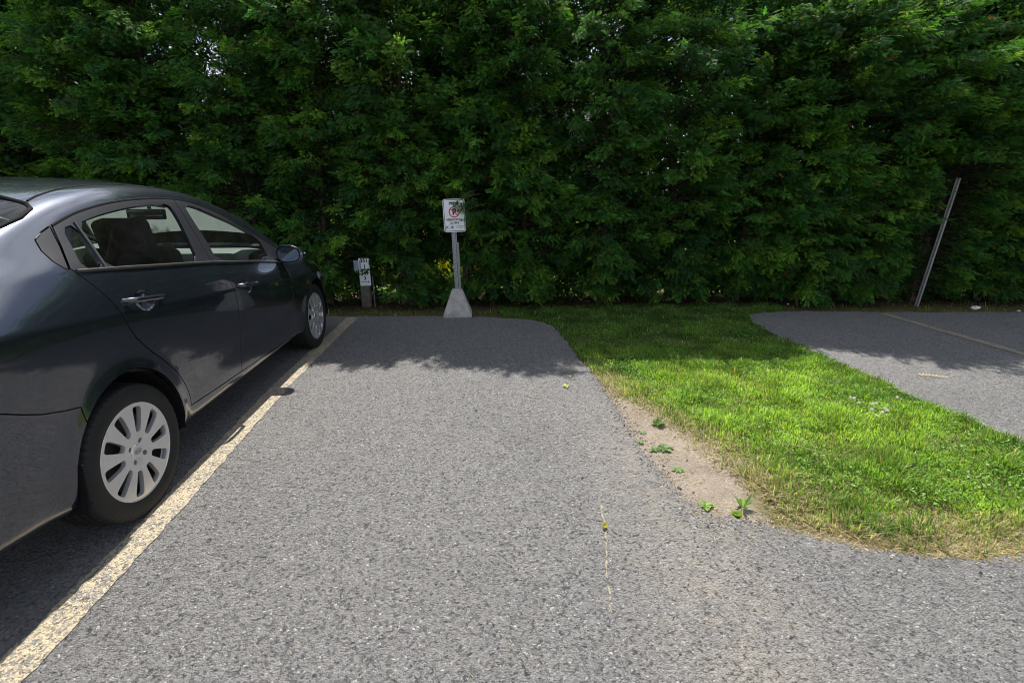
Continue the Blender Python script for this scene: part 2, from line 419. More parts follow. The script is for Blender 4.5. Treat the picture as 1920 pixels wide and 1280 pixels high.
def invert(pts, ax, vlo, vhi):
    """plan or side coordinates -> (t, v) on the body surface"""
    sel = (_V >= vlo) & (_V <= vhi) & (_T > 1.2) & (_T < NT-1.2); t0, v0, p0 = _T[sel], _V[sel], _P[sel][:, ax]
    out = []
    for q in pts:
        i = ((p0-q)**2).sum(1).argmin(); out.append((t0[i], v0[i]))
    out = np.array(out); t, v = out[:, 0].copy(), out[:, 1].copy(); q = np.asarray(pts, float)
    for _ in range(8):
        a = S(t, v, False)[:, ax]; b = S(t+1e-3, v, False)[:, ax]; c = S(t, v+1e-3, False)[:, ax]
        J = np.stack([(b-a)/1e-3, (c-a)/1e-3], -1); det = J[:, 0, 0]*J[:, 1, 1]-J[:, 0, 1]*J[:, 1, 0]
        det = np.where(abs(det) < 1e-7, 1e-7, det); r = q-a
        dt = (J[:, 1, 1]*r[:, 0]-J[:, 0, 1]*r[:, 1])/det; dv = (-J[:, 1, 0]*r[:, 0]+J[:, 0, 0]*r[:, 1])/det
        t = np.clip(t+np.clip(dt, -.08, .08), .5, NT-.5); v = np.clip(v+np.clip(dv, -.08, .08), 0, NV)
    return np.stack([t, v], 1)
side = lambda L: invert(resample(L, .014, True), [1, 2], 0.6, 13.4)
top = lambda L: invert(resample(L, .018, True), [0, 1], 12.6, NV)
# outlines (Y, z) on the side, (x, Y) from above
GAP = [(2.132, 1.297), (2.232, 1.326), (2.326, 1.349), (2.511, 1.379), (2.71, 1.396), (2.93, 1.402), (3.093, 1.398), (3.228, 1.382), (3.396, 1.340), (3.568, 1.277), (3.741, 1.184), (3.962, 1.083), (4.16, .995)]
BP = [(3.093, 1.398), (3.079, 1.328), (3.062, 1.21), (3.047, 1.114), (3.022, 1.036), (3.041, 1.015), (3.077, .919), (3.10, .834), (3.112, .737), (3.112, .619), (3.106, .49), (3.094, .398), (3.081, .312)]
RREAR = [(2.132, 1.297), (2.083, 1.219), (2.022, 1.139), (2.037, 1.111), (2.064, 1.057), (2.097, .988), (2.117, .921), (2.137, .865), (2.164, .813), (2.201, .768), (2.25, .716), (2.305, .666), (2.36, .612), (2.408, .56), (2.450, .495), (2.478, .44), (2.492, .385), (2.494, .335)]
FFRONT = [(4.16, .995), (4.10, .935), (4.052, .896), (4.045, .776), (4.062, .60), (4.062, .44), (4.04, .275)]
REAR_DOOR = RREAR+[(2.761, .322)]+BP[::-1]+GAP[:6][::-1][:-1]
FRONT_DOOR = BP+[(3.4, .300), (3.7, .288)]+FFRONT[::-1]+GAP[7:-1][::-1]
RGLASS = [(2.262, 1.297), (2.387, 1.322), (2.554, 1.345), (2.713, 1.36), (2.882, 1.367), (3.002, 1.367), (3.005, 1.312), (2.966, 1.202), (2.897, 1.056), (2.724, 1.071), (2.516, 1.092), (2.337, 1.109), (2.21, 1.119), (2.235, 1.20)]
RFIXED = [(2.165, 1.281), (2.235, 1.295), (2.207, 1.2), (2.178, 1.121), (2.080, 1.131), (2.128, 1.208)]
FGLASS = [(3.153, 1.363), (3.271, 1.342), (3.354, 1.312), (3.468, 1.271), (3.594, 1.227), (3.722, 1.17), (3.828, 1.116), (3.879, 1.049), (3.848, .940), (3.446, .990), (3.096, 1.034), (3.133, 1.152), (3.137, 1.266)]
SAIL = [(2.122, 1.296), (2.062, 1.276), (2.007, 1.25), (1.987, 1.211), (1.985, 1.17), (1.999, 1.142), (2.014, 1.135), (2.075, 1.216)]
def ARC(yc, zc, a, b, n=48): return [(yc+a*math.cos(2*math.pi*k/n), zc+b*math.sin(2*math.pi*k/n)) for k in range(n)]
ARCH_R = ARC(2.05, .300, .352, .388); ARCH_F = ARC(4.62, .300, .352, .372)
RBUMP = [(1.11, .22), (1.11, .82), (1.25, .80), (1.40, .785), (1.511, .748), (1.575, .715), (1.644, .683), (1.743, .652), (1.80, .64), (1.80, .22)]
FBUMP = [(5.40, .22), (5.40, .60), (5.28, .585), (5.10, .56), (4.965, .50), (4.93, .42), (4.93, .22)]
TAIL = [(1.13, .93), (1.16, 1.03), (1.30, 1.06), (1.46, 1.03), (1.42, .95), (1.30, .88), (1.15, .84)]
HEAD = [(5.37, .60), (5.33, .655), (5.20, .745), (5.0, .80), (4.86, .805), (4.95, .75), (5.10, .68), (5.25, .615)]
RWIN = [(.0, 2.235), (.25, 2.225), (.45, 2.195), (.565, 2.16), (.597, 2.135), (.622, 2.05), (.630, 1.96), (.638, 1.84), (.628, 1.72), (.60, 1.675), (.45, 1.64), (.0, 1.615)]
WSHLD = [(.0, 3.50), (.30, 3.515), (.48, 3.555), (.545, 3.60), (.60, 3.80), (.655, 4.03), (.70, 4.22), (.66, 4.30), (.45, 4.39), (.0, 4.43)]
HOOD = [(.0, 4.47), (.45, 4.43), (.66, 4.35), (.725, 4.42), (.725, 4.7), (.70, 5.0), (.60, 5.20), (.35, 5.27), (.0, 5.29)]
TRUNK = [(.0, 1.58), (.45, 1.60), (.61, 1.63), (.655, 1.58), (.65, 1.40), (.62, 1.24), (.50, 1.16), (.0, 1.14)]
REG = [('arch', side(ARCH_R)), ('arch', side(ARCH_F)), ('rglass', side(smooth_line(RGLASS, 1, True))), ('rfixed', side(smooth_line(RFIXED, 1, True))), ('fglass', side(smooth_line(FGLASS, 1, True))),
       ('sail', side(SAIL)), ('rdoor', side(REAR_DOOR)), ('fdoor', side(FRONT_DOOR)), ('rbump', side(RBUMP)), ('fbump', side(FBUMP)), ('tail', side(TAIL)), ('head', side(HEAD)),
       ('rwin', top(smooth_line(RWIN[1:-1], 2) if 0 else RWIN)), ('wsh', top(WSHLD)), ('hood', top(HOOD)), ('trunk', top(TRUNK))]
for k_, P_ in REG:
    if k_ == 'rbump': y_ = S(P_[:, 0], P_[:, 1], False)[:, 1]; P_[y_ < 1.118, 0] = 0
    if k_ == 'fbump': y_ = S(P_[:, 0], P_[:, 1], False)[:, 1]; P_[y_ > 5.385, 0] = NT
for k_, P_ in REG:                      # centre line points sit exactly on v = NV
    if k_ in ('rwin', 'wsh', 'hood', 'trunk'):
        xx = S(P_[:, 0], P_[:, 1], False)[:, 0]; P_[xx < .012, 1] = NV
BELT = invert(resample([(1.98, 1.128), (2.313, 1.101), (2.732, 1.060), (3.025, 1.030), (3.6, .962), (4.08, .893), (4.2, .88)], .014), [1, 2], .6, 13.4)
SX, SY = .22, .085                       # parameter -> roughly metres
def build_panels():
    gt = np.linspace(0, NT, 300); gv = np.linspace(0, NV, 150)
    G = np.stack(np.meshgrid(gt, gv, indexing='ij'), -1)
    G = G.reshape(-1, 2); G = G+np.where((G > 0) & (G < [NT, NV]), rng.uniform(-.2, .2, G.shape)*[gt[1], gv[1]], 0)
    ex = []
    for hy, hz in HANDLES:
        yy, zz = np.meshgrid(np.linspace(-.08, .08, 34), np.linspace(-.06, .06, 26)); ex.append(invert(np.stack([hy+yy.ravel()+rng.uniform(-.001, .001, yy.size), hz+zz.ravel()], 1), [1, 2], 3, 11))
    pts = [G]+ex; bnd = [P_ for _, P_ in REG]+[BELT]
    # drop free points too close to the outlines
    B = np.vstack([resample(P_*[SX, SY], .006, True) for _, P_ in REG]+[BELT*[SX, SY]])
    cell = {}
    for q in B: cell.setdefault((int(q[0]//.02), int(q[1]//.02)), []).append(q)
    Fr = np.vstack(pts)*[SX, SY]; keep = np.ones(len(Fr), bool)
    for i, q in enumerate(Fr):
        a, b = int(q[0]//.02), int(q[1]//.02)
        for da in (-1, 0, 1):
            for db in (-1, 0, 1):
                L = cell.get((a+da, b+db))
                if L and keep[i]:
                    if min((r[0]-q[0])**2+(r[1]-q[1])**2 for r in L) < .0045**2: keep[i] = False
    Fr = Fr[keep]
    vs = list(map(tuple, Fr)); es = []
    for P_ in [P for _, P in REG]:
        s = len(vs); q = P_*[SX, SY]; vs += list(map(tuple, q)); es += [(s+i, s+(i+1) % len(q)) for i in range(len(q))]
    s = len(vs); q = BELT*[SX, SY]; vs += list(map(tuple, q)); es += [(s+i, s+i+1) for i in range(len(q)-1)]
    ov, oe, of, *_ = delaunay_2d_cdt([Vector(v) for v in vs], es, [], 0, 1e-6)
    TV = np.array([(v.x, v.y) for v in ov])/[SX, SY]; T3 = np.array([tuple(f) for f in of if len(f) == 3])
    cen = TV[T3].mean(1); lab = np.full(len(T3), 'body', dtype=object); cs = cen*[SX, SY]
    for k_, P_ in REG[::-1]:
        lab[inpoly(cs, P_*[SX, SY])] = k_
    lab2 = {k_: lab == k_ for k_ in set(lab)}
    P3 = S(TV[:, 0], TV[:, 1]); N3 = Nrm(TV[:, 0], TV[:, 1])
    Pc = P3[T3].mean(1); Nc = np.cross(P3[T3[:, 1]]-P3[T3[:, 0]], P3[T3[:, 2]]-P3[T3[:, 0]])
    return TV, T3, lab2, P3, N3, Pc, Nc
TV, T3, LAB, P3, N3, Pc, Nc = build_panels()
# outward orientation: normal should point away from the car's axis
ref = Pc-np.array([0, 3.3, .75]); ref[:, 1] *= .35
sg = np.sign((Nc*ref).sum(1).sum()); flip = sg < 0
if flip: T3 = T3[:, ::-1]
if ((N3*(P3-[0, 3.3, .75])*[1, .35, 1]).sum() < 0): N3 = -N3
# lamp corners and centre ends can have zero normals: fall back to face normals
bad = np.isnan(N3).any(1) | (np.linalg.norm(N3, axis=1) < .5); N3[bad] = [0, 0, 1]
def panel(name, keys, m, parent, sides=(1, -1), gap=.0032, depth=.018, sink=0., mat_fn=None, weld=True):
    sel = np.zeros(len(T3), bool)
    for k_ in keys: sel |= LAB.get(k_, np.zeros(len(T3), bool))
    tri = T3[sel]; ids, inv = np.unique(tri, return_inverse=True); tri = inv.reshape(-1, 3)
    P = P3[ids].copy(); N = N3[ids].copy()
    # boundary edges
    e = np.vstack([tri[:, [0, 1]], tri[:, [1, 2]], tri[:, [2, 0]]]); opp = np.concatenate([tri[:, 2], tri[:, 0], tri[:, 1]])
    key = np.sort(e, 1); kk = key[:, 0].astype(np.int64)*len(P)+key[:, 1]
    u, c = np.unique(kk, return_counts=True); one = np.isin(kk, u[c == 1]); be = e[one]; bo = opp[one]
    cl = (P[be[:, 0], 0] < 1e-4) & (P[be[:, 1], 0] < 1e-4); be, bo = be[~cl], bo[~cl]
    mv = np.zeros_like(P)
    for (a, b), o_ in zip(be, bo):
        d = P[b]-P[a]; l = np.linalg.norm(d)
        if l < 1e-9: continue
        d /= l; q = P[o_]-P[a]; q = q-d*(q@d); q /= np.linalg.norm(q)+1e-9
        mv[a] += q*l; mv[b] += q*l
    l = np.linalg.norm(mv, axis=1, keepdims=True); mv = np.where(l > 0, mv/np.maximum(l, 1e-9), 0)
    mv[P[:, 0] < 1e-4, 0] = 0
    P = P+mv*gap-N*sink
    base = len(P); bv = np.unique(be); idx = {v: base+i for i, v in enumerate(bv)}
    # narrow rolled edge then the return flange
    Pr = P[bv]-N[bv]*.0012-mv[bv]*.0002; Pf = P[bv]-N[bv]*depth-mv[bv]*.001
    nb = len(bv)
    allP = np.vstack([P, P[bv], Pr-mv[bv]*0, Pf]); allN = np.vstack([N, -mv[bv]*.6+N[bv]*.5, -mv[bv], -mv[bv]])
    tris = [tri]; fl = []
    for a, b in be:
        A, B = idx[a], idx[b]
        fl += [(B, A, A+nb), (B, A+nb, B+nb), (B+nb, A+nb, A+2*nb), (B+nb, A+2*nb, B+2*nb)]
    tri_all = np.vstack([tri, np.array(fl, int)]) if fl else tri
    midx = np.zeros(len(tri_all), int)
    if mat_fn is not None: midx[:len(tri)] = mat_fn(P[tri].mean(1))
    objs = []
    Vs, Ns, Fs, Ms = [], [], [], []
    for s in sides:
        Q = allP.copy(); NN = allN.copy(); Q[:, 0] *= s; NN[:, 0] *= s
        Fq = tri_all if s > 0 else tri_all[:, ::-1]
        if Vs:
            mp_ = np.where(np.abs(Q[:, 0]) < 1e-4, np.arange(len(Q)), np.arange(len(Q))+len(Q)); Fs.append(mp_[Fq])
        else: Fs.append(Fq+0)
        Vs.append(Q); Ns.append(NN); Ms.append(midx)
    Vv = np.vstack(Vs); Nn = np.vstack(Ns); Ff = np.vstack(Fs); Mm = np.concatenate(Ms)
    Nn[np.abs(Vv[:, 0]) < 1e-4, 0] = 0
    Nn /= np.linalg.norm(Nn, axis=1, keepdims=True)+1e-9
    me = fast_mesh(name, Vv-[0, CY, 0], Ff, 3, mi=Mm, smooth=True)
    me.normals_split_custom_set_from_vertices([tuple(map(float, n)) for n in Nn])
    o = link(name, me, m, parent)
    return o
# ---- materials
def mat_paint():
    m, nt, b = mat('dark_grey_metallic_paint'); g = NG(nt); co = g.coord('Object')
    fl = g.n('ShaderNodeTexVoronoi'); fl.inputs['Scale'].default_value = 900; g.link(co, fl.inputs[0])
    c = g.mix(g.rng(g.sep(fl.outputs['Color'])[0], .2, 1), (.021, .026, .041), (.058, .070, .104))
    dn = g.noise(co, 420, 2, .6); dirt = g.rng(dn, .69, .74, 0, .35); z = g.sep(co)[2]
    road = g.math('MULTIPLY', g.rng(z, .55, .22, 0, .30), g.rng(g.noise(co, 6, 5, .6), .25, .7))
    c2 = g.mix(dirt, c, (.34, .33, .30)); c2 = g.mix(road, c2, (.07, .058, .046))
    g.link(c2, b.inputs['Base Color'])
    b.inputs['Metallic'].default_value = .8; b.inputs['Roughness'].default_value = .27
    b.inputs['Coat Weight'].default_value = 1.0; b.inputs['Coat IOR'].default_value = 1.75
    g.link(g.rng(g.math('ADD', road, g.rng(g.noise(co, 9, 5, .7), .4, .8, 0, .12)), 0, .5, .03, .22), b.inputs['Coat Roughness'])
    # inside faces: dark trim
    geo = g.n('ShaderNodeNewGeometry'); tr = g.n('ShaderNodeBsdfDiffuse'); tr.inputs[0].default_value = (.02, .02, .021, 1)
    mx = g.n('ShaderNodeMixShader'); out = nt.nodes.get('Material Output')
    g.link(geo.outputs['Backfacing'], mx.inputs[0]); g.link(b.outputs[0], mx.inputs[1]); g.link(tr.outputs[0], mx.inputs[2]); g.link(mx.outputs[0], out.inputs[0])
    return m
def mat_glass(name, tint, refl=.85):
    m = bpy.data.materials.new(name); m.use_nodes = True; nt = m.node_tree; nt.nodes.clear(); g = NG(nt)
    tr = g.n('ShaderNodeBsdfTransparent'); tr.inputs[0].default_value = (*tint, 1)
    gl = g.n('ShaderNodeBsdfGlossy'); gl.inputs['Roughness'].default_value = .02
    fr = g.n('ShaderNodeFresnel'); fr.inputs[0].default_value = 1.42
    du = g.n('ShaderNodeBsdfDiffuse'); du.inputs[0].default_value = (.5, .5, .48, 1)
    a = g.n('ShaderNodeMixShader'); g.link(g.math('MULTIPLY', fr.outputs[0], refl, True), a.inputs[0]); g.link(tr.outputs[0], a.inputs[1]); g.link(gl.outputs[0], a.inputs[2])
    bx = g.n('ShaderNodeMixShader'); g.link(g.rng(g.noise(g.coord(), 7, 5, .7), .35, .8, .003, .018), bx.inputs[0]); g.link(a.outputs[0], bx.inputs[1]); g.link(du.outputs[0], bx.inputs[2])
    out = g.n('ShaderNodeOutputMaterial'); g.link(bx.outputs[0], out.inputs[0])
    return m
M_PAINT = mat_paint()
M_SATIN = simple('satin_black_trim', (.012, .013, .018), .42, var=.1, spec=.38)
M_PLAST = simple('black_plastic', (.008, .008, .009), .85, var=.2, spec=.12)
M_RUBBER = simple('tyre_rubber', (.007, .0068, .0066), .72, var=.35, vscale=14, bump=.15)
M_CLOTH = simple('seat_cloth', (.014, .014, .015), .95, var=.3, vscale=200, bump=.3)
M_DASH = simple('dashboard_plastic', (.17, .175, .18), .6, var=.1, bump=.1)
M_CHROME = simple('bright_trim', (.20, .19, .185), .28, metal=.9, var=.1)
M_ALLOY = simple('silver_wheel_paint', (.62, .615, .61), .27, metal=.65, var=.05, coat=.5)
M_DARKMET = simple('brake_steel', (.05, .048, .045), .6, metal=.5, var=.3)
M_GLASS = mat_glass('side_window_glass', (.68, .76, .72))
M_WGLASS = mat_glass('windscreen_glass', (.76, .84, .80))
M_MIRROR, _n, _b = mat('mirror_silver'); _b.inputs['Metallic'].default_value = 1; _b.inputs['Roughness'].default_value = .01; _b.inputs['Base Color'].default_value = (.38, .43, .50, 1)
M_LINER = simple('roof_lining', (.11, .115, .11), .95, var=.1)
M_REDLAMP = simple('red_lamp_lens', (.28, .01, .01), .08, var=.2, coat=1)
M_LAMP = simple('clear_lamp_lens', (.42, .43, .44), .08, var=.15, coat=1)
car = empty('parked_car', (CX, CY, 0))
tag(car, 'dark grey metallic four door saloon car parked beside the yellow line, nose to the hedge', 'car')
body = panel('body', ['body'], M_PAINT, car)
belt_y, belt_z = [1.98, 2.313, 2.732, 3.025, 3.6, 4.08, 4.2], [1.128, 1.101, 1.060, 1.030, .962, .893, .88]
def frame_mat(C): return (C[:, 2] > np.interp(C[:, 1], belt_y, belt_z)).astype(int)
for s in (1, -1):
    rd = panel('rear_door', ['rdoor'], [M_PAINT, M_SATIN], car, (s,), mat_fn=frame_mat)
    panel('door_window', ['rglass'], M_GLASS, rd, (s,), gap=.0, depth=.003, sink=.005)
    panel('quarter_window', ['rfixed'], M_GLASS, rd, (s,), gap=.0, depth=.003, sink=.005)
    fd = panel('front_door', ['fdoor'], [M_PAINT, M_SATIN], car, (s,), mat_fn=frame_mat)
    panel('door_window', ['fglass'], M_GLASS, fd, (s,), gap=.0, depth=.003, sink=.005)
    panel('pillar_trim', ['sail'], M_SATIN, body, (s,))
    panel('tail_light', ['tail'], M_REDLAMP, car, (s,))
    panel('headlight', ['head'], M_LAMP, car, (s,))
    # window divider bar and belt moulding
    def bodypt(y, z, off): 
        q = invert([(y, z)], [1, 2], .6, 13.4); p = S(q[:, 0], q[:, 1], False)[0]; n = N_at(q); p = p+n*off
        return (p[0]*s, p[1]-CY, p[2])
    def N_at(q):
        n = Nrm(q[:, 0], q[:, 1])[0]; return n if n[0] > 0 else -n
    tube('window_divider', [bodypt(y, z, .000) for y, z in ((2.247, 1.302), (2.222, 1.21), (2.188, 1.110))], .0085, M_SATIN, rd, 8)
    tube('belt_moulding', [bodypt(y, z, .004) for y, z in ((2.035, 1.124), (2.313, 1.100), (2.55, 1.077), (2.732, 1.060), (3.018, 1.031))], .0075, M_CHROME, rd, 8)
    tube('belt_moulding', [bodypt(y, z, .004) for y, z in ((3.028, 1.030), (3.3, .997), (3.6, .962), (3.85, .926), (4.03, .900))], .0075, M_CHROME, fd, 8)
    # window channel seals along the door tops
    seal = [bodypt(y, z, -.002) for y, z in smooth_line(GAP, 1)]
    tube('roof_seal', seal, .006, M_PLAST, body, 6)
    for (hy, hz), (a, b), dr in zip(HANDLES, (((2.160, .979), (2.405, .951)), ((3.165, .867), (3.400, .842))), (rd, fd)):
        pa, pb = Vector(bodypt(*a, -.004)), Vector(bodypt(*b, -.004)); o_ = Vector((s*.030, 0, 0))
        pts = [pa, pa+o_*.75+(pb-pa)*.06, pa+o_+(pb-pa)*.18, pa+o_*1.05+(pb-pa)*.5, pa+o_+(pb-pa)*.82, pa+o_*.75+(pb-pa)*.94, pb]
        hb = bmesh.new(); tube_bm(hb, pts, [.009, .0125, .0125, .0115, .0125, .0125, .009], 12)
        for v in hb.verts: v.co.z += 0
        from_bm('door_handle', hb, M_PAINT, dr, angle=60)
wsh = panel('windscreen', ['wsh'], M_WGLASS, car, gap=.0005, depth=.004, sink=.002)
panel('rear_window', ['rwin'], M_GLASS, car, gap=.0005, depth=.004, sink=.002)
panel('hood', ['hood'], M_PAINT, car); panel('trunk_lid', ['trunk'], M_PAINT, car)
panel('rear_bumper', ['rbump'], M_PAINT, car, gap=.0015); panel('front_bumper', ['fbump'], M_PAINT, car, gap=.0015)
# roof gutter strips
for s in (1, -1):
    L = invert(np.array([(.552, 2.19), (.533, 2.26), (.512, 2.40), (.505, 2.57), (.512, 2.81), (.515, 3.1), (.525, 3.4), (.545, 3.60)]), [0, 1], 12.6, NV)
    p = S(L[:, 0], L[:, 1], False); tube('roof_trim', [(q[0]*s, q[1]-CY, q[2]+.0005) for q in p], .0045, M_PLAST, body, 6)
    L = invert(np.array([(.0, 2.238), (.25, 2.228), (.45, 2.198), (.568, 2.163), (.601, 2.137), (.625, 2.05), (.633, 1.96), (.641, 1.84), (.632, 1.72)]), [0, 1], 12.4, NV)
    p = S(L[:, 0], L[:, 1], False); tube('rear_window_seal', [(q[0]*s, q[1]-CY, q[2]+.0005) for q in p], .0085, M_PLAST, body, 6)
# ---- wheels
def tyre_bm():
    bm = bmesh.new(); Wd = .097
    prof = [(.082, .212), (.088, .218), (.0955, .235), (.099, .262), (.0975, .280), (.092, .295), (.0885, .300), (.083, .3045), (.070, .3085), (.052, .3100), (.0515, .302), (.044, .302), (.0435, .3105),
            (.022, .311), (.0215, .303), (.014, .303), (.0135, .311), (-.0135, .311), (-.014, .303), (-.0215, .303), (-.022, .311), (-.0435, .3105), (-.044, .302), (-.0515, .302), (-.052, .3100),
            (-.070, .3085), (-.083, .3045), (-.0885, .300), (-.092, .295), (-.0975, .280), (-.099, .262), (-.0955, .235), (-.088, .218), (-.082, .212)]
    n = 240
    def mod(j, k):
        x, r = prof[j]
        if abs(x) >= .056 and r > .293: return -.0055 if (k % 4 == 0) else 0
        return 0
    lathe_x(bm, prof, n, mod=mod)
    for r0, r1 in ((.226, .2285), (.262, .2635)):                 # moulded rings
        pass
    return bm
def zprof(r):                            # outward offset of the wheel face
    return .004-.016*max(0, (.11-r)/.11)**1.5+.004*math.sin(min(1, r/.2)*math.pi)
def rim_bm():
    bm = bmesh.new()
    # slots
    polys = []
    for k in range(10):
        a = R(90-15)-k*R(36)             # angle in (y, z)
        sl = []
        for r_, w_ in ((.088, .0), (.0885, .008), (.093, .0145), (.12, .0190), (.155, .0230), (.182, .0262), (.196, .0255), (.2025, .019), (.204, .0)): sl.append((r_, w_))
        L = [(r_, w_) for r_, w_ in sl]+[(r_, -w_) for r_, w_ in sl[::-1][1:-1]]
        pl = np.array([(r_*math.cos(a)-w_*math.sin(a), r_*math.sin(a)+w_*math.cos(a)) for r_, w_ in L])
        polys.append(smooth_line(pl, 1, True))
    lug = []
    for k in range(4):
        a = R(45+10)+k*R(90); lug.append(np.array([(.050*math.cos(a)+.0115*math.cos(q), .050*math.sin(a)+.0115*math.sin(q)) for q in np.linspace(0, 2*math.pi, 16, endpoint=False)]))
    vs, es = [], []
    outer = np.array([(.216*math.cos(q), .216*math.sin(q)) for q in np.linspace(0, 2*math.pi, 96, endpoint=False)])
    for pl in polys+lug+[outer]:
        s = len(vs); vs += list(map(tuple, pl)); es += [(s+i, s+(i+1) % len(pl)) for i in range(len(pl))]
    gg = np.stack(np.meshgrid(np.linspace(-.21, .21, 56), np.linspace(-.21, .21, 56)), -1).reshape(-1, 2); gg = gg[np.hypot(gg[:, 0], gg[:, 1]) < .208]
    vs += list(map(tuple, gg+rng.uniform(-.001, .001, gg.shape)))
    ov, oe, of, *_ = delaunay_2d_cdt([Vector(v) for v in vs], es, [], 0, 1e-6)
    A = np.array([(v.x, v.y) for v in ov]); Tq = np.array([tuple(f) for f in of]); cen = A[Tq].mean(1)
    keep = inpoly(cen, outer)
    for pl in polys+lug: keep &= ~inpoly(cen, pl)
    bv = [bm.verts.new((zprof(math.hypot(*q)), q[0], q[1])) for q in A]
    for t in Tq[keep]:
        f = bm.faces.new([bv[i] for i in t])
    bmesh.ops.delete(bm, geom=[v for v in bm.verts if not v.link_faces], context='VERTS')
    bmesh.ops.recalc_face_normals(bm, faces=bm.faces)
    if sum(f.normal.x for f in bm.faces) < 0: bmesh.ops.reverse_faces(bm, faces=list(bm.faces))
    # walls of the slots, tapering inwards
    be = [e for e in bm.edges if len(e.link_faces) == 1]
    info = {}
    for e in be:
        for v in e.verts:
            r_ = math.hypot(v.co.y, v.co.z)
            if v in info or r_ > .2155: continue
            best, bc = 1e9, None
            for pl, dep, sh in [(p,   .019, .0015) for p in polys]+[(p, .012, .002) for p in lug]:
                d = np.min((pl[:, 0]-v.co.y)**2+(pl[:, 1]-v.co.z)**2)
                if d < best: best = d; bc = (pl.mean(0), dep, sh)
            c, dep, sh = bc; ur = np.array([c[0], c[1]])/np.hypot(*c)
            q = np.array([v.co.y-c[0], v.co.z-c[1]]); al = q@ur; pe = q-al*ur; ln = np.linalg.norm(pe)+1e-9
            step = -pe/ln*min(sh, ln*.3)-ur*np.sign(al)*(.003 if abs(al) > .03 else 0)
            info[v] = [bm.verts.new((v.co.x-.0015, v.co.y+step[0]*.15, v.co.z+step[1]*.15)), bm.verts.new((v.co.x-dep, v.co.y+step[0], v.co.z+step[1]))]
    for e in be:
        a, b = e.verts
        if a in info and b in info:
            l = e.link_loops[0]; a, b = l.vert, l.link_loop_next.vert
            bm.faces.new((b, a, info[a][0], info[b][0])); bm.faces.new((b, info[b][0], info[a][0], info[a][1])) if 0 else None
            bm.faces.new((info[b][0], info[a][0], info[a][1], info[b][1]))
    # rolled outer lip
    lathe_x(bm, [(.004, .2155), (.0055, .2175), (.006, .2205), (.003, .2225), (-.012, .2215), (-.03, .213)], 96)
    return bm
def copy_tree(o, parent=None):
    c = o.copy(); COL.objects.link(c); c.parent = parent
    for ch in o.children: copy_tree(ch, c)
    return c
def make_wheel():
    wh = empty('wheel'); wh.parent = car
    from_bm('tyre', tyre_bm(), M_RUBBER, wh, angle=32).location = (-.085, 0, 0)
    rim = from_bm('rim', rim_bm(), M_ALLOY, wh, angle=28)
    bm = bmesh.new(); lathe_x(bm, [(-.03, .212), (-.12, .205), (-.17, .212)], 64); lathe_x(bm, [(-.048, .175), (-.048, .02)], 48); lathe_x(bm, [(-.048, .175), (-.07, .175)], 48); from_bm('brake_disc', bm, M_DARKMET, wh)
    bm = bmesh.new(); lathe_x(bm, [(-.012, .036), (-.004, .0345), (.0005, .031), (.0015, .027), (.0017, .0001)], 40)
    from_bm('hub_cap', bm, M_ALLOY, wh, angle=30)
    # oval emblem ring with raised angular strokes
    bm = bmesh.new(); n = 28
    tube_bm(bm, [(.0024, .021*math.cos(2*math.pi*k/n), .0115*math.sin(2*math.pi*k/n)) for k in range(n+1)], .0012, 5, False)
    for a, b in (((-.013, -.005), (-.013, .005)), ((-.012, 0), (-.006, .005)), ((-.012, 0), (-.006, -.005)), ((-.002, -.005), (-.002, .005)), ((.004, -.005), (.008, .005)), ((.008, .005), (.012, -.005))):
        tube_bm(bm, [(.0024, *a), (.0024, *b)], .0009, 4)
    from_bm('wheel_emblem', bm, M_CHROME, wh)
    for k in range(4):
        bm = bmesh.new(); a = R(45+10)+k*R(90); c = (.050*math.cos(a), .050*math.sin(a))
        m_ = Matrix.Translation((-.010, c[0], c[1])) @ Matrix.Rotation(math.pi/2, 4, 'Y')
        bmesh.ops.create_cone(bm, cap_ends=True, segments=6, radius1=.0075, radius2=.0065, depth=.012, matrix=m_)
        from_bm('wheel_nut', bm, M_CHROME, wh, smooth=False)
    return wh
wheel0 = make_wheel()
for i, (x, y, s) in enumerate(((.836, 2.05, 1), (.834, 4.62, 1), (-.834, 2.05, -1), (-.834, 4.62, -1))):
    wh = wheel0 if i == 0 else copy_tree(wheel0, car)
    wh.location = (x, y-CY, .3105); wh.rotation_euler = (R((0, -11, 7, 20)[i]), 0, 0 if s > 0 else math.pi)
# wheel wells, mud flaps, floor
for s in (1, -1):
    for yc in (2.05, 4.62):
        bm = bmesh.new(); n = 40
        ra = []
        for x in (.845, .60):
            ra.append([bm.verts.new((s*x, yc-CY+.350*math.cos(math.pi*k/n*1.08-.125), .30+.372*math.sin(math.pi*k/n*1.08-.125))) for k in range(n+1)])
        for k in range(n): bm.faces.new((ra[0][k], ra[0][k+1], ra[1][k+1], ra[1][k]))
        bm.faces.new(ra[1])
        from_bm('wheel_well', bm, M_PLAST, body)
    bm = bmesh.new()
    bm_box(bm, (.15, .012, .20), (s*.795, 1.715-CY, .335), (R(-8), 0, 0), .004)
    from_bm('mud_flap', bm, M_PLAST, car, angle=40)
bm = bmesh.new()
bm_box(bm, (1.18, 4.0, .03), (0, 3.3-CY, .26), bevel=.01); bm_box(bm, (1.56, 1.75, .03), (0, 3.33-CY, .262), bevel=.01)
from_bm('floor_pan', bm, M_PLAST, car)
